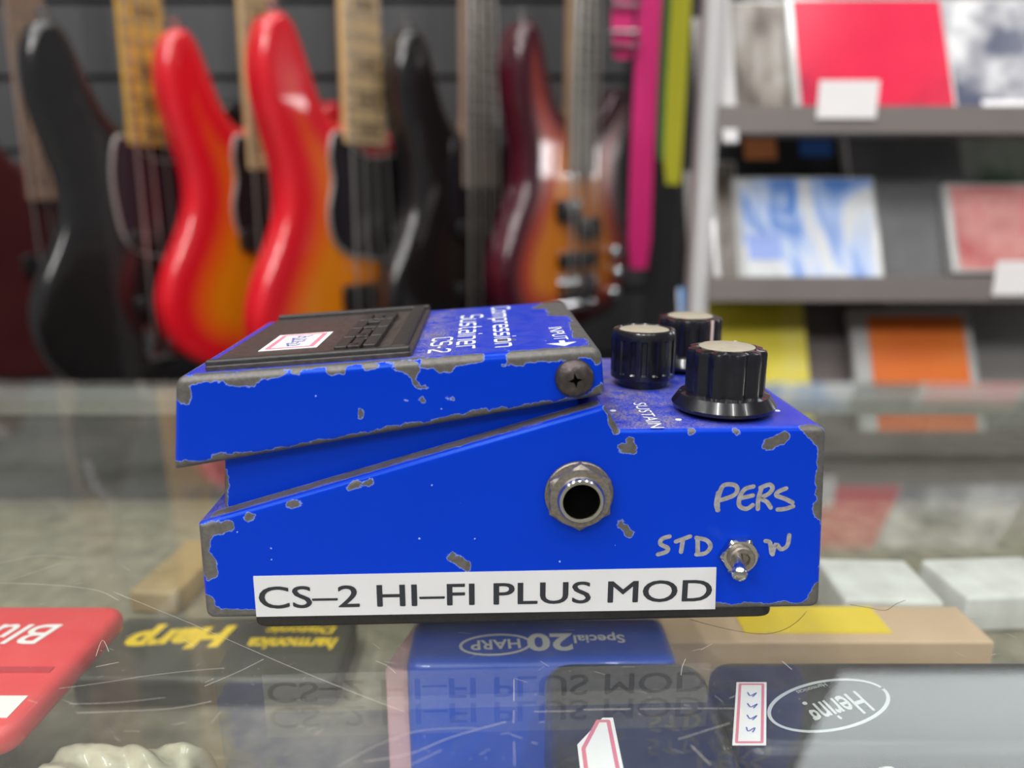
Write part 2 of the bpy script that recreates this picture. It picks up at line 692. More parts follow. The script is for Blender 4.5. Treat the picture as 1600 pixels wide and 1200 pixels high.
M_['pen'] = mat('blue_pen', (0.12, 0.13, 0.42), 0.5, var=0.1)
M_['glass'] = glass_mat('counter_glass')
M_['dusty_glass'] = glass_mat('dusty_counter_glass', film=0.05)

# ------------------------------------------------------------------ setting
wm = bpy.data.materials.new('slatwall_grey')
wm.use_nodes = True
nt = wm.node_tree
b = nt.nodes['Principled BSDF']
b.inputs['Roughness'].default_value = 0.5
tc = N(nt, 'ShaderNodeTexCoord')
nz = N(nt, 'ShaderNodeTexNoise')
nz.inputs['Scale'].default_value = 4
nt.links.new(tc.outputs['Object'], nz.inputs['Vector'])
nt.links.new(mixc(nt, nz.outputs['Fac'], (0.050, 0.050, 0.053), (0.064, 0.064, 0.067)), b.inputs['Base Color'])
WY = 1.30
q = MB()
PITCHW, z = 0.112, 0.0
zg = at_y(400, 122, WY).z       # a groove of the wall
first = zg - math.floor(zg / PITCHW) * PITCHW
z0 = 0.0
k = 0
while z0 < CEIL:
    z1 = min(first + k * PITCHW, CEIL)
    if z1 - z0 > 0.02:
        q.box(-3.0, 3.0, WY, WY + 0.018, z0 + 0.005, z1 - 0.005)
    z0 = z1
    k += 1
q.box(-3.0, 3.0, WY + 0.014, WY + 0.06, 0, CEIL)
structure(q.build('wall_back', wm))
structure(MB().box(-3.0, 3.0, -3.0, WY + 0.06, -0.05, 0).build('floor', mat('dark_floor', (0.075, 0.065, 0.06), 0.5, var=0.15, scale=5)))
structure(MB().box(-3.0, 3.0, -3.0, WY + 0.06, CEIL, CEIL + 0.05).build('ceiling', mat('white_ceiling', (0.7, 0.7, 0.69), 0.8, var=0.03)))

# ------------------------------------------------------------------ glass display counter
CB = at_z(800, 594, 0).y        # back edge of the glass
GT = 0.0032
cnt = thing('display_counter', 'glass topped display counter the blue pedal stands on, scratched and dusty', 'counter', (0, 0.0, 0))
MB().box(-1.0, 1.1, -0.12, CB, GZ - GT, GZ).build('glass_top', M_['dusty_glass'], cnt)
alu = mat('brushed_aluminium', (0.55, 0.57, 0.56), 0.35, metal=0.7, var=0.08, scale=200)
MB().box(-1.0, 1.1, CB - 0.026, CB - 0.001, GZ - GT - 0.008, GZ - GT - 0.0003).build('rail', alu, cnt)
MB().box(-1.0, 1.1, -0.12, -0.10, GZ - GT - 0.010, GZ - GT - 0.0003).build('rail', alu, cnt)
SH = 0.062                      # display floor below the glass top
cloth = mat('olive_display_cloth', (0.20, 0.178, 0.125), 0.9, var=0.4, scale=90, bump=0.6)
MB().box(-0.99, 1.09, -0.11, CB - 0.012, GZ - SH - 0.018, GZ - SH).build('display_floor', cloth, cnt)
dark = mat('dark_laminate', (0.06, 0.055, 0.05), 0.4, var=0.15, scale=6)
MB().box(-1.0, 1.1, -0.10, CB - 0.004, 0.0, GZ - SH - 0.018).build('cabinet', dark, cnt)
MB().box(-0.995, 1.095, CB - 0.010, CB - 0.004, GZ - SH - 0.018, GZ - GT - 0.008).build('front_pane', M_['glass'], cnt)
for xx in (-1.0, 1.094):
    MB().box(xx, xx + 0.006, -0.10, CB - 0.012, GZ - SH - 0.018, GZ - GT - 0.0003).build('end_pane', M_['glass'], cnt)
gmap = plane_map((0, 0, GZ), (1, 0, 0), (0, 1, 0), (0, 0, 1))


def gl(px, py):
    p = at_z(px, py, 0)
    return (p.x, p.y)


scr = MB()
SL = [
    [(178, 925), (300, 975), (440, 1036), (560, 1085), (632, 1112)],
    [(92, 1076), (160, 1067), (230, 1056), (300, 1048), (350, 1044)],
    [(320, 1072), (372, 1050), (412, 1030)],
    [(108, 1100), (180, 1098), (258, 1090)], [(120, 1114), (260, 1108), (330, 1096)],
    [(0, 911), (80, 914), (150, 922), (185, 938)],
    [(528, 1198), (590, 1164), (650, 1143), (710, 1138), (745, 1138)],
    [(570, 1190), (640, 1178), (705, 1152), (790, 1128)], [(640, 1196), (690, 1172)],
    [(803, 1062), (803, 1095)], [(803, 1110), (802, 1130)], [(803, 1160), (804, 1196)],
    [(835, 1112), (900, 1111)], [(912, 1109), (985, 1108)], [(1000, 1108), (1080, 1107)], [(1090, 1107), (1150, 1107)],
    [(1064, 1055), (1066, 1042), (1071, 1030)], [(1222, 1033), (1237, 1046)],
    [(588, 1033), (606, 1041), (618, 1052)], [(150, 1025), (160, 1000), (170, 1018)], [(150, 1042), (185, 1035)],
    [(330, 1130), (345, 1112)], [(1080, 1165), (1110, 1195)], [(1060, 1155), (1140, 1130)],
    [(0, 880), (60, 868), (120, 872)], [(20, 905), (95, 880)],
]
for ln in SL:
    strokes(scr, [smooth_line([gl(*p) for p in ln], 4)], 0.00006 + rnd.random() * 0.00006, gmap, 0.00002)
for k in range(110):
    x, y = rnd.uniform(-20, 1600), rnd.uniform(880, 1200)
    a, L = rnd.uniform(-0.9, 0.9), rnd.uniform(4, 26)
    strokes(scr, [[gl(x, y), gl(x + L * math.cos(a), y + L * math.sin(a) * 0.6)]], 0.00003 + rnd.random() * 0.00004, gmap, 0.00003)
for k in range(260):
    x, y = gl(rnd.uniform(-20, 1620), rnd.uniform(840, 1200))
    s = rnd.uniform(0.00003, 0.00009)
    scr.add([(x + s * math.cos(j * 1.047), y + s * math.sin(j * 1.047), GZ + 0.00004) for j in range(6)], [tuple(range(6))])
so = scr.build('scratches', mat('scratch_white', (0.46, 0.44, 0.38), 0.6, var=0.2), cnt)
so['kind'] = 'stuff'

# ------------------------------------------------------------------ the blue effects pedal
ped = thing('effects_pedal', 'chipped blue effects pedal with white lettered strip along its side, standing on glass counter', 'pedal', (0, PY, GZ), (0, 0, YAW))
WD = 0.070                      # case width (local y)
TY0, TY1 = 0.0012, 0.0688       # the treadle's two sides


def cap3(mode, ly):
    def f(p, q, r):
        a, b2 = pp(*p, ly), pp(*q, ly)
        return ((a.x, ly, a.y), (b2.x, ly, b2.y), r * 0.128)
    return f


def wear(mb, chips, dust=None):
    P = np.array(mb.v)
    best = np.full(len(P), 9.0)
    for a, b2, r in chips:
        d = seg_dist(P, np.array([a]), np.array([b2])) * 1000 - r
        best = np.minimum(best, d)
    mb.attr['wear'] = list(best)
    mb.attr['dust'] = list(dust(P)) if dust else [0.0] * len(P)


def side(chips, ly):
    out = []
    for p, q2, r in chips:
        a, b2 = pp(*p, ly), pp(*q2, ly)
        out.append(((a.x, ly + 0.0002, a.y), (b2.x, ly + 0.0002, b2.y), r * 0.128))
    return out


# case: lower body seen from its side
base_top = pp(1120, 669).y
prof = [(*pp(321, 968), 0.0022), (*pp(1281, 950), 0.0022), (pp(1293, 671).x, base_top, 0.0022), (pp(967, 667).x, base_top, 0.0006), (*pp(945, 634), 0.0008), (*pp(308, 819), 0.0008)]
chips = side([
    ((316, 832), (355, 823), 11), ((316, 832), (318, 880), 10), ((325, 875), (330, 897), 11),
    ((322, 940), (330, 960), 13), ((335, 963), (400, 963), 13),
    ((388, 809), (397, 807), 5), ((452, 789), (468, 785), 5), ((545, 763), (556, 757), 7), ((572, 754), (578, 752), 4),
    ((706, 870), (728, 885), 8), ((972, 700), (988, 703), 8), ((984, 690), (986, 690), 7), ((950, 638), (962, 676), 5),
    ((969, 819), (983, 833), 5.5), ((1202, 695), (1224, 683), 10), ((1268, 668), (1286, 690), 14), ((1288, 690), (1287, 745), 13), ((1286, 745), (1283, 800), 12),
    ((1120, 953), (1270, 951), 12), ((1268, 946), (1281, 920), 13), ((1079, 673), (1080, 673), 5), ((1150, 674), (1153, 674), 6), ((322, 967), (1281, 951), 3),
    ((1289, 680), (1283, 940), 2.5)], 0.0)
# the ledge in front of the battery box is rubbed bare all along
la, lb = pp(330, 815), pp(930, 640)
for yy in (0.0026, 0.0036, 0.0046):
    chips.append(((la.x, yy, la.y + 0.0002), (lb.x, yy, lb.y + 0.0002), 0.85))
xr = pp(1290, 680).x


def base_dust(P):
    up = (np.abs(P[:, 2] - base_top) < 0.0012) & (P[:, 1] > 0.0008)
    near = 0.22 + 0.9 * np.exp(-((P[:, 0] - pp(1000, 640).x) / 0.018) ** 2)
    slope = (P[:, 1] > 0.001) & (P[:, 0] < pp(967, 667).x)
    return np.where(up, near, np.where(slope, 0.7, 0.0))


mb = MB()
slab(mb, fillet(prof), 0.0, WD, 0.0013, 0.0009, XZ, strips=56)
wear(mb, chips, base_dust)
case = mb.build('case', M_['blue'], ped, smooth=50)

# battery box: the step between case and treadle
yb = 0.0056
bx = [(*pp(350, 812, yb), 0.0004), (*pp(905, 660, yb), 0), (*pp(905, 610, yb), 0), (*pp(350, 700, yb), 0.0004)]
mb = MB()
slab(mb, fillet(bx), yb, WD - yb, 0.0008, 0.0012, XZ, strips=30)
a, b2 = pp(351, 735, yb), pp(352, 800, yb)
wear(mb, [((a.x, yb, a.y), (b2.x, yb, b2.y), 0.45)])
mb.build('battery_housing', M_['blue'], ped, smooth=50)

# treadle: hinged cover
tl, tr_, br, bl = pp(272, 590, TY0), pp(941, 541, TY0), pp(946, 619, TY0), pp(270, 736, TY0)
tp = [(*bl, 0.0006), (*br, 0.0012), (*tr_, 0.0030), (*tl, 0.0026)]
chips = side([
    ((283, 602), (284, 618), 13), ((290, 596), (348, 590), 7), ((360, 593), (395, 591), 11), ((416, 586), (440, 583), 8), ((459, 581), (461, 581), 5),
    ((517, 578), (533, 576), 7), ((572, 572), (586, 571), 7), ((624, 570), (643, 574), 12), ((664, 565), (745, 557), 11), ((688, 574), (702, 574), 9),
    ((803, 555), (935, 545), 13), ((933, 550), (934, 563), 6), ((929, 617), (944, 606), 7),
    ((270, 735), (330, 728), 12), ((338, 726), (348, 723), 15), ((350, 725), (480, 704), 11), ((480, 704), (620, 680), 14), ((640, 676), (790, 650), 15), ((800, 648), (852, 638), 12), ((852, 638), (940, 622), 6),
    ((657, 624), (658, 625), 4.5), ((633, 623), (634, 626), 2.5), ((697, 621), (706, 623), 2.5), ((646, 592), (652, 604), 1.8), ((652, 604), (667, 606), 1.6), ((564, 640), (562, 650), 1.5), ((787, 572), (788, 572), 3)], TY0)
ux = Vector((tr_.x - tl.x, 0, tr_.y - tl.y)).normalized()      # along the treadle's top, towards the knobs
un = Vector((-ux.z, 0, ux.x))
TO = Vector((tl.x, TY0, tl.y))
TLEN = (tr_ - tl).length


def tw(a, b, c=0.0):
    """point on the treadle's top: a along, b across from the near side, c above"""
    return TO + ux * a + Vector((0, b, 0)) + un * c


for (a0, b0, a1, b1, r) in ((TLEN, 0.0, TLEN, 0.067, 2.2), (TLEN - 0.002, 0.012, TLEN - 0.001, 0.03, 2.4), (TLEN - 0.003, 0.045, TLEN - 0.002, 0.06, 4.2), (TLEN - 0.007, 0.058, TLEN - 0.004, 0.064, 3.4),
                            (0.0, 0.002, 0.0, 0.067, 1.2), (TLEN - 0.020, 0.014, TLEN - 0.018, 0.014, 1.2), (TLEN - 0.036, 0.026, TLEN - 0.034, 0.026, 0.9), (0.004, 0.0015, 0.05, 0.0015, 0.8)):
    chips.append((tuple(tw(a0, b0)), tuple(tw(a1, b1)), r))


def tread_dust(P):
    d = (P - np.array(TO)) @ np.array(un)
    x = (P - np.array(TO)) @ np.array(ux)
    t = np.clip(1 - np.abs(x - 0.0500) / 0.012, 0, 1) * 0.8 + 0.22
    return np.where((d > -0.0006) & (P[:, 1] > 0.003), t, 0.0)


mb = MB()
slab(mb, fillet(tp), TY0, TY1, 0.0016, 0.0009, XZ, strips=56)
wear(mb, chips, tread_dust)
tread = mb.build('treadle', M_['blue'], ped, smooth=50)

# rubber tread plate with raised rim, embossed letters and price sticker
pad = MB()
PA0, PA1, PB0, PB1 = 0.0048, 0.0470, 0.0035, 0.0640
tm = plane_map(tw(0, 0), ux, (0, 1, 0), un)


def tmap(a, b, c):
    return tm(a, b, -c)


slab(pad, fillet([(PA0, PB0, 0.001), (PA1, PB0, 0.001), (PA1, PB1, 0.001), (PA0, PB1, 0.001)]), -0.0011, 0.0006, 0.0003, 0.004, tmap, r1=0.0)
po = pad.build('tread_plate', M_['pad'], ped)
rim = MB()
rw = 0.0021
for a0, a1, b0, b1 in ((PA0 + 0.0002, PA1 - 0.0002, PB0 + 0.0002, PB0 + rw), (PA0 + 0.0002, PA1, PB1 - rw, PB1 - 0.0002), (PA1 - 0.0045, PA1 - 0.0012, PB0 + rw, PB1 - rw)):
    slab(rim, fillet([(a0, b0, 0.0006), (a1, b0, 0.0006), (a1, b1, 0.0006), (a0, b1, 0.0006)]), -0.0022, -0.0010, 0.0005, 0.004, tmap, r1=0.0)
rim.build('rim', M_['rubber'], po)
# embossed block letters, read from the pedal's front edge
emb = MB()
LA0, LA1 = 0.0303, 0.0392        # letter foot and head along the treadle
lets = ((0.0110, 'B'), (0.0208, 'O'), (0.0306, 'S'), (0.0404, 'S'))
# the word runs from the far side to the near side
order = ('B', 'O', 'S', 'S')
cw, gap = 0.0108, 0.0006
start = 0.0535
for k, ch in enumerate(order):
    b1 = start - k * (cw + gap)
    lm = plane_map(tw(LA0, b1, 0.0011), (0, -1, 0), ux, un)
    W_, H_ = cw, LA1 - LA0
    t_ = 0.0028

    def blk(x0, x1, y0, y1, lm=lm):
        slab(emb, fillet([(x0, y0, 0.0005), (x1, y0, 0.0005), (x1, y1, 0.0005), (x0, y1, 0.0005)]), -0.0012, 0.0002, 0.00025, 0.004, lambda a, b, c, lm=lm: lm(a, b, -c), r1=0.0)
    if ch == 'O':
        for rct in ((0, W_, 0, t_), (0, W_, H_ - t_, H_), (0, t_, t_, H_ - t_), (W_ - t_, W_, t_, H_ - t_)):
            blk(*rct)
    elif ch == 'B':
        for rct in ((0, W_ * 0.94, 0, t_), (0, W_ * 0.94, H_ - t_, H_), (0, t_, t_, H_ - t_), (W_ - t_, W_, t_ * 0.6, H_ * 0.44), (W_ - t_, W_, H_ * 0.56, H_ - t_ * 0.6), (t_, W_ * 0.9, H_ / 2 - t_ * 0.4, H_ / 2 + t_ * 0.4)):
            blk(*rct)
    else:
        for rct in ((0, W_, 0, t_), (0, W_, H_ - t_, H_), (0, t_ * 1.1, H_ * 0.40, H_ - t_), (W_ - t_ * 1.1, W_, t_, H_ * 0.60), (0, W_, H_ / 2 - t_ * 0.42, H_ / 2 + t_ * 0.42)):
            blk(*rct)
emb.build('embossed_letters', M_['rubber'], po)


def sticker(parent, mp, wd, ht, cut=None, scrib=None, name='price_sticker', frame=0.09):
    """white tag with a pink ruled frame and a pen scribble"""
    o = [(0, 0), (wd, 0), (wd, ht), (0, ht)] if not cut else cut
    q = MB()
    slab(q, [Vector(p) for p in o], -0.00012, 0.0, 0.0, 1.0, lambda a, b, c: mp(a, b, -c))
    s = q.build(name, M_['paper'], parent)
    q = MB()
    m = min(wd, ht) * frame * 1.35
    cx = sum(p[0] for p in o) / len(o)
    cy = sum(p[1] for p in o) / len(o)
    inn = [(p[0] + (m if p[0] < cx else -m), p[1] + (m if p[1] < cy else -m)) for p in o]
    inn.append(inn[0])
    strokes(q, [[inn[i], inn[i + 1]] for i in range(len(inn) - 1)], min(wd, ht) * frame, mp, 0.00016)
    q.build('ruled_frame', M_['pinkline'], s)
    if scrib:
        q = MB()
        strokes(q, scrib, min(wd, ht) * 0.045, mp, 0.0002)
        q.build('pen_writing', M_['pen'], s)
    return s


def scribble(wd, ht, n, seed, hh=0.28):
    g = random.Random(seed)
    out = []
    for k in range(n):
        x = wd * (0.22 + 0.56 * k / max(1, n - 1))
        y = ht * (0.5 + g.uniform(-0.06, 0.06))
        h = ht * hh
        out.append(smooth_line([(x - wd * 0.035, y + h * g.uniform(0.1, 0.5)), (x + wd * 0.03, y + h * 0.4), (x - wd * 0.02, y - h * 0.1), (x + wd * 0.035, y - h * g.uniform(0.2, 0.5))], 4))
    return out


# sticker on the tread plate
sticker(po, plane_map(tw(0.0125, 0.0155, 0.00115), ux, (0, 1, 0), un), 0.0128, 0.0190, scrib=[[(p.y * 0.0128 / 0.019, p.x) if False else (0.0128 - p.y * 0.0128 / 0.0128, p.x) for p in l] for l in scribble(0.019, 0.0128, 6, 3)])

# printed words on the treadle (stroke letters, read from the pedal's front)
G = {
    'C': (3.0, [[(3, 5), (3, 5.4), (2.4, 6), (.6, 6), (0, 5.4), (0, .6), (.6, 0), (2.4, 0), (3, .6), (3, 1)]]),
    'o': (2.6, [[(0, .5), (.5, 0), (2.1, 0), (2.6, .5), (2.6, 3.5), (2.1, 4), (.5, 4), (0, 3.5), (0, .5)]]),
    'm': (4.0, [[(0, 0), (0, 4), (3.5, 4), (4, 3.5), (4, 0)], [(2, 0), (2, 4)]]),
    'p': (2.6, [[(0, -1.6), (0, 4), (2.1, 4), (2.6, 3.5), (2.6, .5), (2.1, 0), (0, 0)]]),
    'r': (1.9, [[(0, 0), (0, 4), (1.9, 4)]]),
    'e': (2.6, [[(2.6, 0), (.5, 0), (0, .5), (0, 3.5), (.5, 4), (2.1, 4), (2.6, 3.5), (2.6, 2), (0, 2)]]),
    's': (2.5, [[(0, 0), (2, 0), (2.5, .5), (2.5, 1.6), (2.1, 2), (.4, 2), (0, 2.4), (0, 3.5), (.5, 4), (2.4, 4)]]),
    'i': (0.3, [[(.15, 0), (.15, 4)], [(.15, 5.4), (.15, 5.8)]]),
    'n': (2.6, [[(0, 0), (0, 4), (2.1, 4), (2.6, 3.5), (2.6, 0)]]),
    'S': (3.0, [[(0, .5), (.5, 0), (2.4, 0), (3, .6), (3, 2.5), (2.5, 3), (.5, 3), (0, 3.5), (0, 5.4), (.6, 6), (2.5, 6), (3, 5.5)]]),
    'u': (2.6, [[(0, 4), (0, .5), (.5, 0), (2.6, 0), (2.6, 4)]]),
    't': (1.7, [[(.5, 5.6), (.5, .5), (1, 0), (1.7, 0)], [(0, 4), (1.6, 4)]]),
    'a': (2.6, [[(.2, 4), (2.1, 4), (2.6, 3.5), (2.6, 0), (.5, 0), (0, .5), (0, 1.7), (.4, 2.1), (2.6, 2.1)]]),
    '-': (1.0, [[(0.1, 2.6), (.9, 2.6)]]),
    '2': (2.6, [[(0, 5.2), (.6, 6), (2.1, 6), (2.6, 5.4), (2.6, 4), (0, .6), (0, 0), (2.6, 0)]]),
}


def word(mb, s, unit_x, unit_y, mp, end, wdt, sp=1.15):
    """set a word so that it ends at `end`"""
    tot = sum(G[c][0] for c in s) + sp * (len(s) - 1)
    x = end / unit_x - tot
    for c in s:
        strokes(mb, [[((x + a) * unit_x, b * unit_y) for a, b in l] for l in G[c][1]], wdt, mp, 0.00006)
        x += G[c][0] + sp


prt = MB()


def line_map(a):
    """text line whose feet lie at a along the treadle; x runs from the far side to the near side"""
    return plane_map(tw(a, TY1 - TY0, 0.0), (0, -1, 0), ux, un)




def tpt(px, py):
    """(along, across) of a sight line on the treadle's top"""
    d = ray(px, py)
    Rz = Matrix.Rotation(-YAW, 3, 'Z')
    dl, ol = Rz @ d, Rz @ Vector((0, -PY, CH))
    t = (TO - ol).dot(un) / dl.dot(un)
    q = ol + dl * t - TO
    return q.dot(ux), q.y


def run(s_, far, near, head, wdt):
    """set a word whose feet run from the far to the near picture point, caps reaching `head`"""
    a0, b0 = tpt(*far)
    a1, b1 = tpt(*near)
    ah, _ = tpt(*head)
    aa = (a0 + a1) / 2
    tot = sum(G[c][0] for c in s_) + 1.15 * (len(s_) - 1)
    word(prt, s_, (b0 - b1) / tot, (ah - a0) / 6.0, plane_map(tw(aa, b0, 0.0), (0, -1, 0), ux, un), b0 - b1, wdt)


run('Compression', (772, 481), (772, 543), (798, 482), 0.00072)
run('Sustainer', (723, 494), (713, 546), (754, 497), 0.00072)
run('CS-2', (678, 529), (670, 552), (706, 530), 0.00066)
a0, b0 = tpt(859, 512)
a1, b1 = tpt(863, 532)
text(prt, 'INPUT', b0 - b1, 0.0031, plane_map(tw((a0 + a1) / 2, b0, 0), (0, -1, 0), ux, un), 0.00006)
a0, b0 = tpt(882, 541)
prt.add([tw(a0, b0, 0.00006), tw(a0 - 0.0034, b0 + 0.0036, 0.00006), tw(a0 + 0.0030, b0 + 0.0036, 0.00006)], [(0, 1, 2)])
prt.add([tw(a0 - 0.0006, b0 + 0.003, 0.00007), tw(a0 - 0.0006, b0 + 0.0060, 0.00007), tw(a0 + 0.0006, b0 + 0.0060, 0.00007), tw(a0 + 0.0006, b0 + 0.003, 0.00007)], [(0, 1, 2, 3)])
prt.build('printed_lettering', M_['print'], tread)

# printed SUSTAIN on the case top
prt = MB()
c1, c0 = at_z(994, 632, 0), None


def base_pt(px, py):
    """pedal-local x, y of a sight line on the case's knob deck"""
    d = ray(px, py)
    t = (base_top - CH) / d.z
    p = d * t - Vector((0, PY, 0))
    return Vector((p.x * ca + p.y * sa, -p.x * sa + p.y * ca))


s0 = base_pt(999, 630)
s1 = base_pt(1020, 668)
text(prt, 'SUSTAIN', s0.y - s1.y + 0.0006, 0.0029, plane_map((base_pt(990, 632).x, s0.y, base_top), (0, -1, 0), (1, 0, 0), (0, 0, 1)), 0.0001)
for p in ((1060, 656), (1214, 642), (958, 642)):
    v = base_pt(*p)
    prt.lathe([(0.0007, 0.0), (0.0007, 0.0001)], 14, Matrix.Translation((v.x, v.y, base_top)))
prt.build('printed_lettering', M_['print'], case)

# marker-pen words on the side
mk = MB()
smap = plane_map((0, 0, 0), (1, 0, 0), (0, 0, 1), (0, -1, 0))


def sd(lines):
    return [[tuple(pp(*p)) for p in smooth_line(l, 4)] for l in lines]


HW = [
    [(1121, 797), (1122, 780), (1127, 763), (1134, 757), (1148, 758), (1152, 765), (1146, 774), (1127, 781)],
    [(1122, 797), (1119, 788), (1122, 770)],
    [(1177, 760), (1164, 764), (1156, 776), (1155, 790), (1166, 795), (1176, 789)], [(1158, 778), (1176, 774)],
    [(1184, 795), (1185, 778), (1190, 762)], [(1188, 762), (1202, 757), (1207, 763), (1200, 772), (1188, 778), (1198, 784), (1204, 793)],
    [(1228, 763), (1216, 768), (1213, 774), (1226, 779), (1238, 785)], [(1215, 796), (1226, 795), (1239, 791)],
    [(1046, 838), (1034, 842), (1032, 850), (1043, 856), (1041, 862), (1028, 866)],
    [(1056, 846), (1078, 838)], [(1067, 843), (1064, 862)],
    [(1090, 841), (1090, 865)], [(1088, 840), (1104, 844), (1110, 854), (1102, 864), (1088, 866)],
    [(1196, 845), (1203, 848), (1206, 866), (1212, 850), (1220, 858), (1230, 852), (1233, 836)],
    [(1207, 866), (1204, 852)],
]
strokes(mk, sd(HW), 0.00098, smap, 0.00005)
mk.build('marker_writing', M_['marker'], case)

# white label strip with black lettering
lp = MB()
q4 = [pp(401, 963), pp(1117, 951), pp(1119, 886), pp(396, 900)]
slab(lp, [Vector(p) for p in q4], -0.00022, 0.0, 0.0, 1.0, XZ)
lab = lp.build('label_strip', M_['tape'], ped)
lt = MB()
o4 = pp(407, 950)
e4 = pp(1110, 938)
h4 = pp(407, 916)
dx = Vector((e4.x - o4.x, 0, e4.y - o4.y))
nx = dx.normalized()
for q, sh in enumerate((-0.00011, 0.0, 0.00011)):
    text(lt, 'CS\u20132 HI\u2013FI PLUS MOD', dx.length, h4.y - o4.y, plane_map(Vector((o4.x, 0, o4.y)) + nx * sh + Vector((0, 0, (0.00005, -0.00005, 0.00005)[q])), nx, (-nx.z, 0, nx.x), (0, -1, 0)), 0.0003 + q * 0.000004)
lt.build('lettering', M_['ink'], lab)

# black base pad under the case
bp0, bp1 = pp(394, 972, 0.007), pp(1210, 962, 0.007)
mb = MB()
rbox(mb, bp0.x, bp1.x, 0.0070, WD - 0.007, 0.0, pp(800, 960).y + 0.0008, 0.004, 0.0008, 0.01)
mb.build('base_pad', M_['rubber'], ped)

# thumb screw of the treadle
RX = Matrix.Rotation(math.pi / 2, 4, 'X')      # local z of a lathe turned towards the viewer (-y)


def face(px, py, ly):
    p = pp(px, py, ly)
    return Matrix.Translation((p.x, ly, p.y)) @ RX


k = 0.000128
ms = face(897, 590, TY0)
mb = MB()
mb.lathe([(31 * k, 0.0), (31 * k, 0.0009), (29 * k, 0.0015), (24 * k, 0.0020), (14 * k, 0.0024), (0.0, 0.0025)], 40, ms)
sc = mb.build('thumb_screw', M_['screw'], ped, smooth=40)
mb = MB()
for aa in (0.15, 0.15 + math.pi / 2):
    c_, s_ = math.cos(aa), math.sin(aa)
    pts = [ms @ Vector((x * c_ - y * s_, x * s_ + y * c_, 0.00262)) for x, y in ((-12 * k, 0), (-3 * k, -3 * k), (3 * k, -3 * k), (12 * k, 0), (3 * k, 3 * k), (-3 * k, 3 * k))]
    mb.add(pts, [tuple(range(6))])
mb.build('cross_slot', M_['recess_shade'], sc)

# input jack
mj = face(904, 770, 0.0)
jk = MB()
jk.lathe([(53 * k, 0.0), (56 * k, 0.0003), (56 * k, 0.0010), (54 * k, 0.0012), (36 * k, 0.0012)], 56, mj, open_=True)
jo = jk.build('input_jack', M_['nickel'], ped, smooth=30)
mb = MB()


def hexmod(q, i):
    a = (q + math.pi / 6) % (math.pi / 3) - math.pi / 6
    return math.cos(math.pi / 6) / math.cos(a)


hx = [(57 * k, 0.0011), (57 * k, 0.0028)]
mb.lathe(hx + [(53 * k, 0.0033), (38 * k, 0.0033)], 72, mj, lambda q, i: hexmod(q, i) if i < 2 else (0.93 if i == 2 else 1), 0.0, True)
mb.build('hex_nut', M_['nickel'], jo, smooth=28)
mb = MB()
mb.lathe([(38 * k, 0.002), (38 * k, 0.0046), (35 * k, 0.0051), (30 * k, 0.0051), (28 * k, 0.0046), (27.5 * k, 0.001)], 56, mj, open_=True)
mb.build('bushing', M_['chrome'], jo, smooth=40)
mb = MB()
mb.lathe([(29 * k, 0.00125), (0.0, 0.0012)], 40, mj)  # flat disc, the deep socket's shade put into its black
mb.build('socket_shade_disc', M_['recess_shade'], jo)

# toggle switch
mt = face(1153, 865, 0.0)
mb = MB()
mb.lathe([(34 * k, 0.0), (34 * k, 0.0014), (31 * k, 0.0019), (20 * k, 0.0019)], 72, mt, lambda q, i: hexmod(q + math.pi / 6, i) if i < 2 else (0.93 if i == 2 else 1))
to = mb.build('toggle_switch', M_['chrome'], ped, smooth=28)
mb = MB()
mb.lathe([(22 * k, 0.0016), (22 * k, 0.0028), (20 * k, 0.0031), (13 * k, 0.0031), (12 * k, 0.0022), (0, 0.0020)], 40, mt)
mb.build('bushing', M_['nickel'], to)
tip = pp(1156, 901, -0.0105)
root = pp(1153, 866, -0.002)
mb = MB()
a, b2 = Vector((root.x, -0.0022, root.y)), Vector((tip.x, -0.0105, tip.y))
pts = [a + (b2 - a) * t for t in (0, 0.3, 0.6, 0.85, 0.93, 0.98, 1.0)]
mb.tube(pts, [0.0009, 0.0010, 0.00125, 0.0016, 0.0015, 0.0011, 0.0005], 20)
mb.build('lever', M_['chrome'], to, smooth=60)


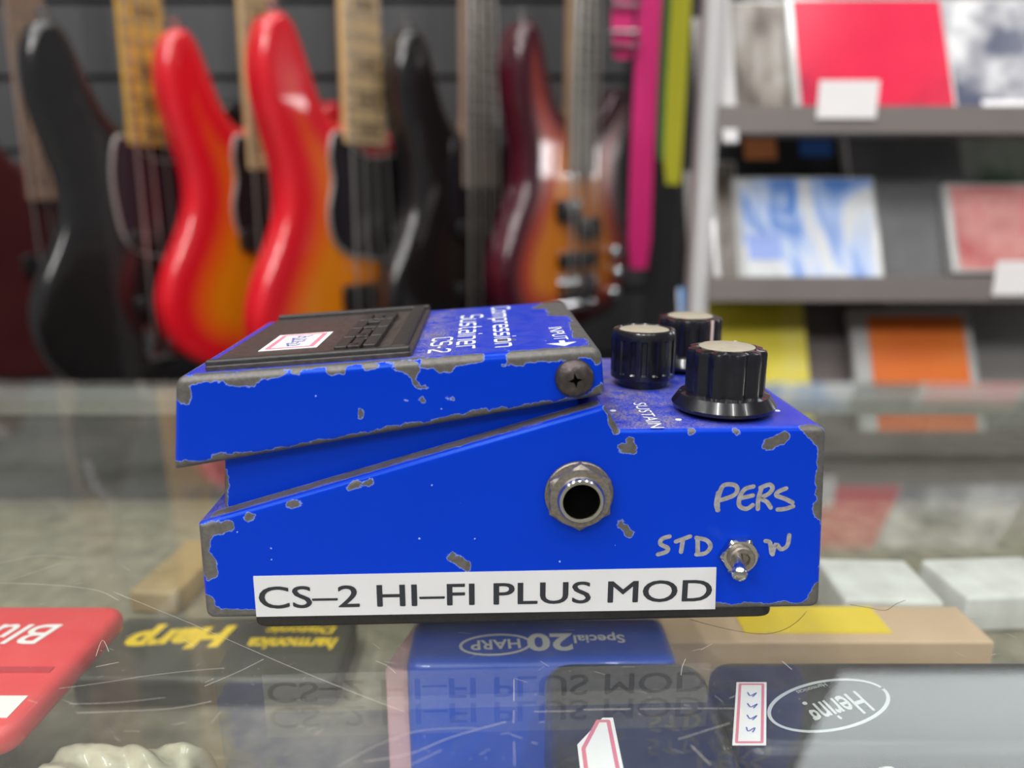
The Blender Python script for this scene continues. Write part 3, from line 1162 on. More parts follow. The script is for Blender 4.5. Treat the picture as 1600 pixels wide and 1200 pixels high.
# control knobs
def knob(loc, kind, label, turn=0.0):
    T = Matrix.Translation(loc)
    if kind == 'skirt':
        R0 = 0.0086
        prof = [(0.0050, 0.0), (0.0100, 0.0009), (0.0111, 0.0012), (0.0113, 0.0020), (0.0109, 0.0026), (0.0098, 0.0042), (R0, 0.0046), (R0, 0.0050), (R0, 0.0110), (R0, 0.0134), (R0 * 0.97, 0.0141), (R0 * 0.80, 0.0145), (0.0064, 0.0145)]

        def mod(q, i):
            if 6 <= i <= 11:
                c = 0.5 + 0.5 * math.cos(q * 11 + turn)
                return 1 - 0.11 * (c ** 1.5)
            return 1
        top = 0.0145
        rc = 0.0060
    else:
        R0 = 0.0080
        prof = [(0.0062, 0.0), (0.0064, 0.0018), (0.0074, 0.0019), (R0, 0.0024), (R0, 0.0036), (R0, 0.0040), (R0, 0.0118), (R0, 0.0122), (R0 * 0.98, 0.0136), (R0 * 0.95, 0.0142), (R0 * 0.84, 0.0144), (R0 * 0.78, 0.0140)]

        def mod(q, i):
            if 5 <= i <= 6:
                c = math.cos(q * 18 + turn)
                return 0.95 if c > 0.15 else 1.0
            return 1
        top = 0.0140
        rc = 0.0061
    q = MB()
    q.lathe(prof, 198, T, mod)
    o = q.build('control_knob', M_['knob'], ped, smooth=32)
    o['label'] = label
    q = MB()
    q.lathe([(rc, top - 0.0003), (rc, top + 0.0001), (rc * 0.97, top + 0.0002), (0, top + 0.0002)], 48, T)
    q.build('knob_cap', M_['cream'], o)
    if kind == 'skirt':
        q = MB()
        d = Vector((math.cos(turn), math.sin(turn), 0))
        q.bar(Vector(loc) + d * R0 * 0.985 + Vector((0, 0, 0.0052)), Vector(loc) + d * R0 * 0.985 + Vector((0, 0, 0.0143)), 0.0007, 0.0007)
        q.build('pointer_line', mat('faded_pointer', (0.55, 0.42, 0.36), 0.5), o)
    return o


kb1, kb2, kb3 = base_pt(1129, 641), base_pt(1003, 600), base_pt(1074, 574)
print('KNOBS', kb1, kb2, kb3, 'case top', base_top, 'len', prof[1][0] - prof[0][0], [tuple(round(c * 1000, 1) for c in p[:2]) for p in tp], 'TLEN', TLEN)
knob((kb1.x, kb1.y, base_top), 'skirt', 'black fluted knob with flared skirt, nearest the lettered side', R(60))
knob((kb2.x, kb2.y, base_top), 'ribbed', 'black ribbed knob without a skirt, beside the treadle')
knob((kb3.x, kb3.y, base_top), 'skirt', 'black fluted knob behind the ribbed one', R(-62))

# loose hairs on the glass
hm = mat('dark_hair', (0.02, 0.018, 0.016), 0.5)
for pts, lb in (([(1078, 968), (1110, 977), (1150, 986), (1192, 991), (1223, 985), (1246, 971), (1260, 956)], 'long dark hair curving out on the glass from under the pedal'),
                ([(1328, 945), (1358, 950), (1383, 954), (1400, 944), (1415, 938)], 'short bent hair on the glass clear of the pedal')):
    P = smooth_line([gl(*p) for p in pts], 5)
    tag(MB().tube([(p.x, p.y, GZ + 0.00006) for p in P], 0.00005, 6).build('loose_hair', hm), lb, 'hair')

# ------------------------------------------------------------------ things under the glass
ZF = GZ - SH


def under(px0, py0, px1, py1, t):
    """level rectangle t below the glass, from its far edge py0 to its near edge py1; x read at the near edge's side"""
    a, b3 = at_z(px0, py0, t), at_z(px1, py1, t)
    return a, b3


def flip_text(mb, s, cx, cy, wd, ht, z, rot=math.pi, shear=0.0, thick=0.00015, bold=0.0):
    """lettering turned to be read from across the counter"""
    ux_ = Vector((math.cos(rot), math.sin(rot), 0))
    uy_ = Vector((-math.sin(rot), math.cos(rot), 0))
    o = Vector((cx, cy, z)) - ux_ * wd / 2 - uy_ * ht / 2
    return text(mb, s, wd, ht, plane_map(o, ux_, uy_, (0, 0, 1)), thick, shear, bold=bold)


def pxbox(x0, x1, t, yfar, ynear, px_at='far'):
    f = at_z(800, yfar, t).y
    n = at_z(800, ynear, t).y
    yy = yfar if px_at == 'far' else ynear
    return at_z(x0, yy, t).x, at_z(x1, yy, t).x, n, f


# red box
t = 0.020
x0, x1, y0, y1 = pxbox(-330, 203, t, 943, 1150)
rb = thing('harmonica_box', 'red box with white lettering lying under the glass', 'box', ((x0 + x1) / 2, (y0 + y1) / 2, ZF), (0, 0, 0), 'harmonica boxes under the glass')
hx_, hy_ = (x1 - x0) / 2, (y1 - y0) / 2
red = mat('red_card', (0.80, 0.055, 0.065), 0.35, var=0.06, scale=30, coat=0.3)
mb = MB()
rbox(mb, -hx_, hx_, -hy_, hy_, SH - t - 0.007, SH - t, 0.007, 0.003, 0.02)
mb.build('box_body', red, rb)
mb = MB()
p = at_z(32, 991, t)
flip_text(mb, 'Blues', p.x - rb.location.x - 0.006, p.y - rb.location.y, 0.030, 0.0095, SH - t, math.pi, 0.25, bold=0.01)
mb.build('lettering', M_['paper'], rb)
mb = MB()
pa, pb = at_z(-60, 1122, t), at_z(44, 1088, t)
mb.box(pa.x - rb.location.x, pb.x - rb.location.x, pa.y - rb.location.y, pb.y - rb.location.y, SH - t - 0.0001, SH - t + 0.0002)
lb_ = mb.build('barcode_label', M_['paper'], rb)
mb = MB()
xx = pa.x - rb.location.x + 0.001
while xx < pb.x - rb.location.x - 0.008:
    wv = rnd.uniform(0.0002, 0.0006)
    mb.box(xx, xx + wv, pa.y - rb.location.y + 0.001, pb.y - rb.location.y - 0.001, SH - t, SH - t + 0.0003)
    xx += wv + rnd.uniform(0.0003, 0.0006)
mb.build('barcode', M_['ink'], lb_)
mb = MB()
yl = at_z(0, 1047, t).y - rb.location.y
mb.box(-hx_ + 0.003, hx_ - 0.004, yl - 0.0012, yl + 0.0012, SH - t - 0.0002, SH - t + 0.0002)
mb.build('printed_band', mat('deep_red_print', (0.50, 0.02, 0.04), 0.4), rb)

mb = MB()
rbox(mb, -hx_ + 0.02, hx_ - 0.030, -hy_ + 0.012, hy_ - 0.012, 0, SH - t - 0.007, 0.003, 0.001, 0.02)
o = mb.build('display_riser', cloth)
o.location = rb.location
tag(o, 'low olive cloth block under the glass that lifts the red box', 'display block')

# olive-black box with yellow script
t = 0.052
x0, x1, y0, y1 = pxbox(196, 560, t, 962, 1062)
yb_ = thing('harmonica_box', 'dark olive box with yellow lettering under the glass beside the red box', 'box', ((x0 + x1) / 2, (y0 + y1) / 2, ZF), (0, 0, 0), 'harmonica boxes under the glass')
hx_, hy_ = (x1 - x0) / 2, (y1 - y0) / 2
mb = MB()
rbox(mb, -hx_, hx_, -hy_, hy_, 0.0, SH - t, 0.004, 0.002, 0.02)
mb.build('box_body', mat('olive_black_card', (0.055, 0.053, 0.040), 0.4, var=0.2, scale=20), yb_)
yel = mat('yellow_print', (0.85, 0.58, 0.02), 0.45)
mb = MB()
p = at_z(283, 994, t)
flip_text(mb, 'Harp', p.x - yb_.location.x, p.y - yb_.location.y, 0.0355, 0.0165, SH - t, math.pi + 0.12, 0.3, bold=0.05)
p = at_z(456, 1006, t)
flip_text(mb, 'harmonica', p.x - yb_.location.x, p.y - yb_.location.y, 0.030, 0.0068, SH - t, math.pi, 0.2, bold=0.03)
p = at_z(470, 985, t)
flip_text(mb, 'Diatonic', p.x - yb_.location.x, p.y - yb_.location.y, 0.024, 0.0044, SH - t, math.pi, 0.2, bold=0.02)
mb.build('lettering', yel, yb_)

# pale pink card standing at the blue box's end
t = 0.026
p = at_z(644, 1010, t)
mb = MB()
rbox(mb, -0.0035, 0.0035, -0.011, 0.015, 0, SH - t, 0.001, 0.0008, 0.02)
o = mb.build('pink_carton', mat('pale_pink_card', (0.85, 0.52, 0.54), 0.5, var=0.08, scale=40))
o.location = (p.x, p.y, ZF)
o.rotation_euler = (0, 0, R(-14))
tag(o, 'narrow pale pink carton under the glass against the end of the blue box', 'carton')

# blue box
t = 0.015
x0, x1, y0, y1 = pxbox(632, 1062, t, 962, 1034, 'near')
bb = thing('harmonica_box', 'blue box with white lettering under the glass below the pedal', 'box', ((x0 + x1) / 2, (y0 + y1) / 2, ZF), (0, 0, R(1.0)), 'harmonica boxes under the glass')
hx_, hy_ = (x1 - x0) / 2, (y1 - y0) / 2
mb = MB()
rbox(mb, -hx_, hx_, -hy_, hy_, 0.0, SH - t, 0.004, 0.003, 0.02)
mb.build('box_body', mat('blue_card', (0.006, 0.085, 0.62), 0.35, var=0.05, scale=30, coat=0.3), bb)
mb = MB()
p = at_z(859, 1004, t)
flip_text(mb, '20', p.x - bb.location.x, p.y - bb.location.y, 0.0115, 0.0078, SH - t, math.pi, bold=0.03)
p = at_z(936, 998, t)
flip_text(mb, 'Special', p.x - bb.location.x, p.y - bb.location.y, 0.0130, 0.0048, SH - t, math.pi, bold=0.02)
p = at_z(774, 1007, t)
c_ = (p.x - bb.location.x, p.y - bb.location.y)
om = plane_map((0, 0, SH - t), (1, 0, 0), (0, 1, 0), (0, 0, 1))
strokes(mb, [[(c_[0] + 0.0088 * math.cos(q * math.pi / 16), c_[1] + 0.0044 * math.sin(q * math.pi / 16) + 0.06 * 0.0088 * math.cos(q * math.pi / 16)) for q in range(33)]], 0.0008, om, 0.00012)
flip_text(mb, 'HARP', c_[0], c_[1], 0.0125, 0.0042, SH - t, math.pi + 0.06, bold=0.02)
mb.build('lettering', M_['paper'], bb)

# black case with the price tag cut at the top
blk_case = mat('black_grain_case', (0.022, 0.025, 0.030), 0.30, var=0.25, scale=400, bump=0.15)
t = 0.016
x0, x1, y0, y1 = pxbox(850, 1096, t, 1026, 1330, 'far')
k1 = thing('harmonica_case', 'black case under the glass carrying a price tag with a slanted end', 'case', ((x0 + x1) / 2, (y0 + y1) / 2, ZF), (0, 0, 0), 'black cases under the glass')
hx_, hy_ = (x1 - x0) / 2, (y1 - y0) / 2
mb = MB()
rbox(mb, -hx_, hx_, -hy_, hy_, 0.0, SH - t, 0.008, 0.004, 0.02)
mb.build('case_body', blk_case, k1)
p = at_z(908, 1215, t)
q2 = at_z(977, 1215, t)
wt = q2.x - p.x
ht_ = at_z(940, 1122, t).y - p.y
sticker(k1, plane_map((p.x - k1.location.x, p.y - k1.location.y, SH - t), (1, 0, 0), (0, 1, 0), (0, 0, 1)), wt, ht_, cut=[(0, 0), (wt, 0), (wt * 0.98, ht_), (wt * 0.72, ht_), (0, ht_ * 0.52)], scrib=None, frame=0.10)

# black case with the white oval
t = 0.016
x0, x1, y0, y1 = pxbox(1100, 1700, t, 1026, 1172, 'far')
k2 = thing('harmonica_case', 'black case under the glass with a white oval emblem and a price tag', 'case', ((x0 + x1) / 2, (y0 + y1) / 2, ZF), (0, 0, 0), 'black cases under the glass')
hx_, hy_ = (x1 - x0) / 2, (y1 - y0) / 2
mb = MB()
rbox(mb, -hx_, hx_, -hy_, hy_, 0.0, SH - t, 0.007, 0.004, 0.02)
mb.build('case_body', blk_case, k2)
pl, pr = at_z(1144, 1165, t), at_z(1197, 1165, t)
pt = at_z(1160, 1062, t)
wt, ht_ = pr.x - pl.x, pt.y - pl.y
sticker(k2, plane_map((pl.x - k2.location.x, pl.y - k2.location.y, SH - t), (1, 0.0, 0), (0.31, 0.95, 0), (0, 0, 1)), wt, ht_, scrib=[[(l.y, l.x) for l in s] for s in scribble(ht_, wt, 4, 9, 0.4)])
mb = MB()
p = at_z(1296, 1101, t)
c_ = (p.x - k2.location.x, p.y - k2.location.y)
tilt = 0.38
ex, ey = 0.0156, 0.0074
om = plane_map((c_[0], c_[1], SH - t), (math.cos(tilt), math.sin(tilt), 0), (-math.sin(tilt), math.cos(tilt), 0), (0, 0, 1))
strokes(mb, [[(ex * math.cos(q * math.pi / 24), ey * math.sin(q * math.pi / 24)) for q in range(49)]], 0.0008, om, 0.00012)
flip_text(mb, 'Hering', c_[0] + 0.0012, c_[1] - 0.0004, 0.0160, 0.0092, SH - t, math.pi + tilt, 0.25, bold=0.015)
flip_text(mb, 'Harmonicas', c_[0] - 0.0018, c_[1] + 0.0056, 0.0085, 0.0013, SH - t, math.pi + tilt, 0.1)
mb.build('oval_emblem', mat('faded_white_print', (0.50, 0.52, 0.53), 0.5), k2)

# tan carton with yellow label
t = 0.036
x0, x1, y0, y1 = pxbox(1040, 1556, t, 946, 1003, 'near')
yc = thing('carton', 'tan carton with a yellow label under the glass behind the black oval case', 'carton', ((x0 + x1) / 2, (y0 + y1) / 2, ZF), (0, 0, 0))
hx_, hy_ = (x1 - x0) / 2, (y1 - y0) / 2
mb = MB()
rbox(mb, -hx_, hx_, -hy_, hy_, 0.0, SH - t, 0.001, 0.001, 0.02)
mb.build('carton_body', mat('tan_card', (0.62, 0.43, 0.28), 0.55, var=0.1, scale=30), yc)
mb = MB()
pa, pb = at_z(1166, 994, t), at_z(1398, 994, t)
mb.box(pa.x - yc.location.x, pb.x - yc.location.x, -hy_ + 0.0045, hy_ - 0.001, SH - t - 0.0001, SH - t + 0.0003)
mb.build('yellow_label', mat('yellow_paper', (0.86, 0.62, 0.03), 0.5, var=0.06, scale=60), yc)

# pale packets further back, the ochre one painting the necks' reflection as a solid
for k_, (xa, xb, ya, yb2, t, colr, lab_) in enumerate((
        (1325, 1480, 872, 938, 0.045, (0.80, 0.77, 0.72), 'cream packet under the glass behind the tan carton'),
        (1505, 1690, 870, 930, 0.047, (0.76, 0.73, 0.72), 'grey white packet under the glass beyond the cream packet'),
        (205, 285, 842, 925, 0.052, (0.34, 0.235, 0.10), 'ochre packet under the glass between red box and pedal, standing in for reflected bass necks'))):
    x0, x1, y0, y1 = pxbox(xa, xb, t, ya, yb2, 'near')
    mb = MB()
    rbox(mb, -(x1 - x0) / 2, (x1 - x0) / 2, -(y1 - y0) / 2, (y1 - y0) / 2, 0, SH - t, 0.002, 0.002, 0.02)
    o = mb.build('oblong', mat('oblong_tone', colr, 0.5, var=0.22, scale=70, bump=0.5))
    o.location = ((x0 + x1) / 2, (y0 + y1) / 2, ZF)
    o.rotation_euler = (0, 0, R((-3, 4, -5)[k_]))
    tag(o, lab_, 'oblong', 'packets under the glass')


def pouch(xa, xb, ya, yb2, t, colr, lab_, seed):
    """crumpled plastic pouch: a puffed sheet with folds"""
    x0, x1, y0, y1 = pxbox(xa, xb, t, ya, yb2, 'near')
    g = random.Random(seed)
    ph = [(g.uniform(80, 420), g.uniform(80, 420), g.uniform(0, 6)) for _ in range(7)]
    nx_, ny_ = 44, 30
    W2, H2 = (x1 - x0) / 2, (y1 - y0) / 2
    vs, fs = [], []
    for j in range(ny_ + 1):
        for i in range(nx_ + 1):
            u, v = 2 * i / nx_ - 1, 2 * j / ny_ - 1
            x, y = u * W2 * (1 - 0.03 * math.sin(v * 9 + seed)), v * H2 * (1 - 0.05 * math.sin(u * 8 + seed))
            puff = max(0.0, (1 - u ** 12) * (1 - v ** 12)) ** 0.5
            fold = sum(abs(math.sin(a * x + b_ * y + c)) for a, b_, c in ph) / len(ph)
            vs.append((x, y, 0.004 + (SH - t - 0.004) * puff * (0.76 + 0.24 * fold)))
    k0 = len(vs)
    vs += [(x, y, 0.0005) for x, y, z in vs]
    for j in range(ny_):
        for i in range(nx_):
            q = [j * (nx_ + 1) + i, j * (nx_ + 1) + i + 1, (j + 1) * (nx_ + 1) + i + 1, (j + 1) * (nx_ + 1) + i]
            fs += [tuple(q), tuple(k0 + p for p in reversed(q))]
    rimv = [i for i in range(nx_ + 1)] + [j * (nx_ + 1) + nx_ for j in range(1, ny_ + 1)] + [ny_ * (nx_ + 1) + i for i in range(nx_ - 1, -1, -1)] + [j * (nx_ + 1) for j in range(ny_ - 1, 0, -1)]
    for a, b_ in zip(rimv, rimv[1:] + rimv[:1]):
        fs.append((a, b_, k0 + b_, k0 + a))
    mb = MB()
    mb.add(vs, fs)
    o = mb.build('plastic_pouch', mat('crinkled_plastic', colr, 0.25, var=0.35, scale=120, coat=0.6), smooth=80)
    o.location = ((x0 + x1) / 2, (y0 + y1) / 2, ZF)
    tag(o, lab_, 'pouch', 'plastic pouches under the glass')


pouch(-70, 250, 1130, 1300, 0.0285, (0.50, 0.47, 0.36), 'crumpled cream plastic pouch under the glass in front of the red box', 3)
pouch(1262, 1660, 1174, 1300, 0.016, (0.62, 0.65, 0.64), 'crumpled white plastic pouch under the glass in front of the oval case', 5)

# ------------------------------------------------------------------ bass guitars on the wall
BODY = [(-32, 150), (-44, 158), (-56, 176), (-67, 206), (-78, 238), (-88, 260), (-103, 270), (-121, 262), (-132, 236), (-136, 200), (-131, 160), (-121, 120), (-113, 80), (-116, 40),
        (-132, 0), (-153, -42), (-165, -86), (-159, -130), (-138, -164), (-100, -185), (-50, -193), (0, -194), (60, -190), (110, -178), (145, -150), (163, -110), (162, -70), (149, -30),
        (133, 5), (125, 40), (127, 80), (139, 115), (149, 145), (151, 170), (143, 190), (127, 198), (107, 190), (86, 164), (64, 140), (46, 130), (32, 126)]
GUARD = [(-40, 140), (-52, 112), (-50, 80), (-58, 40), (-52, 5), (-28, -14), (8, -20), (45, -42), (85, -74), (112, -70), (108, -30), (98, 4), (98, 48), (108, 96), (116, 140), (110, 164), (92, 150), (66, 122), (38, 112), (0, 112)]
GUARD_J = [(-40, 140), (-54, 108), (-56, 60), (-48, 8), (-20, -12), (30, -16), (70, -18), (92, 10), (98, 48), (108, 96), (116, 140), (110, 164), (92, 150), (66, 122), (38, 112), (0, 112)]
steel = mat('nickel_string', (0.45, 0.43, 0.40), 0.3, metal=0.9)
chrome2 = mat('chrome_hardware', (0.65, 0.65, 0.66), 0.16, metal=1.0)
blackp = mat('black_plastic', (0.012, 0.012, 0.013), 0.3, coat=0.3)
GROT = R(47)


def bass(px, pytip, zend, y, body_m, neck_m, board_m, guard=None, guard_m=None, edge_m=None, label='', pick='pj', inlay=None, scl=0.88, knobs=((95, -70), (105, -105), (95, -140)), rot=GROT, lean=0.0):
    s = 0.001 * scl
    ZEND = zend / scl
    ytip = y - 0.103 * scl * math.sin(rot)
    p = at_y(px, 240, y)
    p.z = at_y(px, pytip, ytip).z - 0.270 * scl + ZEND * scl
    ro = thing('bass_guitar', label, 'bass guitar', (p.x, p.y, p.z - ZEND * scl), (0, lean, rot), 'bass guitars hanging on the wall')
    # the depth axis: front face at y = -0.021, back at +0.021
    mb = MB()
    slab(mb, catmull([(a * s, b_ * s) for a, b_ in BODY], 4), -0.021, 0.021, 0.010, 0.012, XZ, strips=2)
    bo = mb.build('body', body_m, ro, smooth=60)
    if guard:
        mb = MB()
        slab(mb, catmull([(a * s, b_ * s) for a, b_ in guard], 4), -0.0245, -0.0212, 0.0012, 0.02, XZ, r1=0.0)
        gu = mb.build('pickguard', guard_m, ro, smooth=60)
        if edge_m:
            mb = MB()
            ring = [Vector((v.x, -0.0228, v.y)) for v in catmull([(a * s, b_ * s) for a, b_ in guard], 4)]
            mb.tube(ring + [ring[0]], 0.0024, 6, cap=False)
            mb.build('guard_edge', edge_m, gu, smooth=60)
    # neck with fingerboard: from the body up to the nut
    zt = 0.60 * scl + 0.10
    NL = 34
    vs, fs = [], []
    for i in range(NL):
        tt = i / (NL - 1)
        z_ = ZEND * scl + (zt - ZEND * scl) * tt
        hw = (0.0315 - 0.0115 * tt) * scl
        dp = 0.026 if z_ < 0.15 * scl else 0.021
        for q in range(9):
            aa = math.pi * q / 8
            vs.append((hw * math.cos(aa), -0.0265 + dp * math.sin(aa) ** 0.8, z_))
    for i in range(NL - 1):
        for q in range(8):
            fs.append((i * 9 + q, i * 9 + q + 1, (i + 1) * 9 + q + 1, (i + 1) * 9 + q))
        fs.append((i * 9 + 8, i * 9, (i + 1) * 9, (i + 1) * 9 + 8))
    fs += [tuple(range(9)), tuple((NL - 1) * 9 + q for q in range(8, -1, -1))]
    mb = MB()
    mb.add(vs, fs)
    nk = mb.build('neck', neck_m, ro, smooth=60)
    mb = MB()
    z0_ = (ZEND - 0.002) * scl
    mb.add([(-0.0317 * scl, -0.0264, z0_), (0.0317 * scl, -0.0264, z0_), (0.0200 * scl, -0.0264, zt), (-0.0200 * scl, -0.0264, zt),
            (-0.0310 * scl, -0.0312, z0_), (0.0310 * scl, -0.0312, z0_), (0.0196 * scl, -0.0312, zt), (-0.0196 * scl, -0.0312, zt)],
           [(0, 1, 2, 3), (7, 6, 5, 4), (0, 4, 5, 1), (1, 5, 6, 2), (2, 6, 7, 3), (3, 7, 4, 0)])
    fb = mb.build('fingerboard', board_m, nk)
    mb = MB()
    L = zt - z0_
    scale_ = 0.86 * scl
    nut = zt
    fz = [nut - scale_ * (1 - 2 ** (-n / 12)) for n in range(1, 21)]
    for n, z_ in enumerate(fz):
        if z_ < z0_ + 0.004:
            break
        tt = (z_ - z0_) / L
        hw = (0.0308 - 0.0112 * tt) * scl
        mb.box(-hw, hw, -0.0320, -0.0311, z_ - 0.001, z_ + 0.001)
    mb.build('frets', steel, fb)
    if inlay:
        mb = MB()
        for n in (3, 5, 7, 9, 12, 15, 17, 19):
            if n < len(fz):
                z_ = (fz[n - 1] + fz[n - 2]) / 2
                if z_ < z0_ + 0.01:
                    continue
                tt = (z_ - z0_) / L
                hw = (0.0215 - 0.0075 * tt) * scl
                hh = (fz[n - 2] - fz[n - 1]) * 0.26
                mb.box(-hw * 0.62, hw, -0.0316, -0.0310, z_ - hh, z_ + hh)
        mb.build('block_inlays', inlay, fb)
    # headstock, tuners
    mb = MB()
    slab(mb, catmull([(-0.021, zt - 0.005), (-0.024, zt + 0.02), (-0.040, zt + 0.045), (-0.046, zt + 0.10), (-0.042, zt + 0.16), (-0.026, zt + 0.195), (0.0, zt + 0.20), (0.022, zt + 0.17), (0.028, zt + 0.10), (0.026, zt + 0.04), (0.021, zt - 0.005)], 3), -0.0262, -0.012, 0.001, 0.05, XZ)
    hs = mb.build('headstock', neck_m, nk, smooth=50)
    for n in range(4):
        z_ = zt + 0.04 + n * 0.038
        mb = MB()
        mb.tube([(-0.03, -0.027, z_), (-0.03, -0.038, z_)], 0.005, 10)
        mb.tube([(-0.03, -0.019, z_), (-0.07, -0.019, z_)], 0.003, 8)
        mb.lathe([(0.0, -0.001), (0.010, 0.0), (0.011, 0.003), (0.0, 0.004)], 14, Matrix.Translation((-0.074, -0.019, z_)) @ Matrix.Rotation(math.pi / 2, 4, 'Y'))
        mb.build('tuning_peg', chrome2, ro)
    # bridge, pickups, strings
    zb = -0.128 * scl
    mb = MB()
    mb.box(-0.038, 0.038, -0.0245, -0.0212, zb - 0.022, zb + 0.020)
    mb.box(-0.038, 0.038, -0.036, -0.0212, zb - 0.022, zb - 0.017)
    for n in range(4):
        mb.tube([(-0.029 + n * 0.0193, -0.029, zb - 0.014), (-0.029 + n * 0.0193, -0.029, zb + 0.012)], 0.006, 10)
    mb.build('bridge', chrome2, ro)

    def pickup(cx, cz, w_, h_):
        q = MB()
        slab(q, fillet([((cx - w_ / 2), cz - h_ / 2, 0.006), (cx + w_ / 2, cz - h_ / 2, 0.006), (cx + w_ / 2, cz + h_ / 2, 0.006), (cx - w_ / 2, cz + h_ / 2, 0.006)]), -0.031, -0.0205, 0.002, 0.05, XZ, r1=0.0)
        q.build('pickup', blackp, ro)
    if pick == 'pj':
        pickup(-0.026 * scl, 0.000 * scl, 0.054 * scl, 0.027)
        pickup(0.026 * scl, -0.028 * scl, 0.054 * scl, 0.027)
        pickup(0.0, -0.078 * scl, 0.092 * scl, 0.020)
    elif pick == 'h':
        pickup(0.0, -0.070 * scl, 0.088 * scl, 0.034)
    elif pick == 'jj':
        pickup(0.0, 0.010 * scl, 0.090 * scl, 0.020)
        pickup(0.0, -0.078 * scl, 0.094 * scl, 0.020)
    else:
        pickup(-0.026 * scl, -0.005 * scl, 0.054 * scl, 0.027)
        pickup(0.026 * scl, -0.033 * scl, 0.054 * scl, 0.027)
    for n in range(4):
        xb = -0.029 + n * 0.0193
        xt = (-0.0145 + n * 0.0097)
        mb = MB()
        mb.tube([(xb, -0.0362, zb), (xb * 0.75 + xt * 0.25, -0.0358, (zb * 3 + zt) / 4), (xt, -0.0335, zt)], (0.0019, 0.0016, 0.0013, 0.0011)[n], 6)
        mb.build('string', steel, ro)
    for a, b_ in knobs:
        mb = MB()
        mb.lathe([(0.0095, 0.0), (0.010, 0.003), (0.0085, 0.014), (0.0075, 0.0155), (0.0, 0.0158)], 20, Matrix.Translation((a * s, -0.0212, b_ * s)) @ RX)
        mb.build('control_knob', chrome2, ro)
    for a, b_, dx_, dz_ in ((-103, 269, 0.0, 1), (0, -193, 0, -1)):
        mb = MB()
        mb.lathe([(0.004, 0.0), (0.004, 0.008), (0.0075, 0.010), (0.0075, 0.013), (0.0, 0.014)], 14, Matrix.Translation((a * s, 0, b_ * s)) @ (Matrix.Identity(4) if dz_ > 0 else Matrix.Rotation(math.pi, 4, 'X')))
        mb.build('strap_button', chrome2, ro)
    # hanger that carries the headstock
    top = Matrix.Translation(ro.location) @ ro.rotation_euler.to_matrix().to_4x4() @ Vector((0, -0.016, zt + 0.012))
    ho = thing('guitar_hanger', 'black wall hanger holding the neck of the ' + label.split(' with')[0].split(' hanging')[0], 'hanger', (top.x, WY, top.z), (0, 0, 0), 'guitar hangers')
    mb = MB()
    mb.box(-0.03, 0.03, -0.012, 0.0, -0.05, 0.03)
    mb.build('back_plate', blackp, ho)
    mb = MB()
    rx = Matrix.Rotation(rot, 4, 'Z')
    e = Vector((0, top.y - WY, 0))
    mb.tube([(0, -0.01, 0), (0, e.y * 0.5, 0), tuple(e + rx @ Vector((0, 0.055, 0)))], 0.006, 10)
    for sgn in (-1, 1):
        mb.tube([tuple(e + rx @ Vector((0, 0.055, 0))), tuple(e + rx @ Vector((sgn * 0.036, 0.045, 0))), tuple(e + rx @ Vector((sgn * 0.036, -0.03, 0.0)))], 0.006, 10)
    mb.build('yoke_arm', blackp, ho)
    return ro


maple_y = mat('amber_maple', (0.66, 0.36, 0.055), 0.3, var=0.08, scale=25, coat=0.4)
maple_p = mat('pale_maple', (0.62, 0.42, 0.20), 0.35, var=0.08, scale=25, coat=0.3)
rosew = mat('worn_rosewood', (0.13, 0.105, 0.09), 0.5, var=0.15, scale=30)
rosew2 = mat('grey_rosewood', (0.20, 0.175, 0.15), 0.5, var=0.15, scale=30)
fadewood = mat('pink_brown_maple', (0.45, 0.28, 0.20), 0.4, var=0.1, scale=25)
dark_inlay = mat('dark_block_inlay', (0.22, 0.14, 0.06), 0.4)
amber_inlay = mat('brown_block_inlay', (0.25, 0.13, 0.03), 0.4)
black_lac = mat('black_lacquer', (0.010, 0.009, 0.009), 0.18, coat=0.8, var=0.1)
wine_lac = mat('wine_lacquer', (0.055, 0.012, 0.013), 0.25, coat=0.6, var=0.15, scale=10)
burst = burst_mat('red_orange_burst', (0.66, 0.008, 0.018), (0.72, 0.10, 0.008), (0.66, 0.19, 0.004), 0.026, 0.066)
burst2 = burst_mat('dark_wine_orange_burst', (0.05, 0.004, 0.012), (0.45, 0.04, 0.010), (0.74, 0.22, 0.008), 0.014, 0.058)
blackgloss = mat('black_guard', (0.010, 0.008, 0.011), 0.25, coat=0.4)
greyedge = mat('grey_guard_edge', (0.36, 0.34, 0.32), 0.35, metal=0.4)
tort = mat('dark_purple_guard', (0.020, 0.008, 0.014), 0.25, coat=0.4, var=0.3, scale=20)

bass(60, 120, 0.085, 1.12, wine_lac, fadewood, mat('pink_brown_board', (0.30, 0.19, 0.135), 0.45, var=0.12, scale=25), None, None, None, 'wine brown bass guitar with pinkish maple neck hanging at the end of the row', 'p')
bass(228, 32, 0.122, 1.00, black_lac, maple_y, maple_y, GUARD_J, tort, greyedge, 'black bass guitar with amber maple neck and grey edged guard hanging on the wall', 'jj', amber_inlay, 0.93)
bass(402, 46, 0.084, 1.03, burst, maple_p, maple_p, GUARD, blackgloss, greyedge, 'red and orange sunburst bass hanging next to the black bass with the amber neck', 'p', dark_inlay)
bass(551, 20, 0.119, 0.98, burst, maple_p, maple_p, GUARD, blackgloss, greyedge, 'red and orange sunburst bass with white highlights, overlapping its twin and the black bass', 'h', dark_inlay, 0.93)
bass(727, 46, 0.062, 1.03, black_lac, fadewood, rosew, GUARD_J, blackgloss, None, 'black bass guitar with rosewood fingerboard hanging between two sunburst basses', 'jj')
bass(882, 34, 0.047, 1.02, burst2, mat('tan_maple', (0.36, 0.22, 0.12), 0.4, coat=0.2), rosew2, None, None, None, 'wine edged orange sunburst bass with greyish fingerboard beside the pink strap', 'pj', None, 0.79)

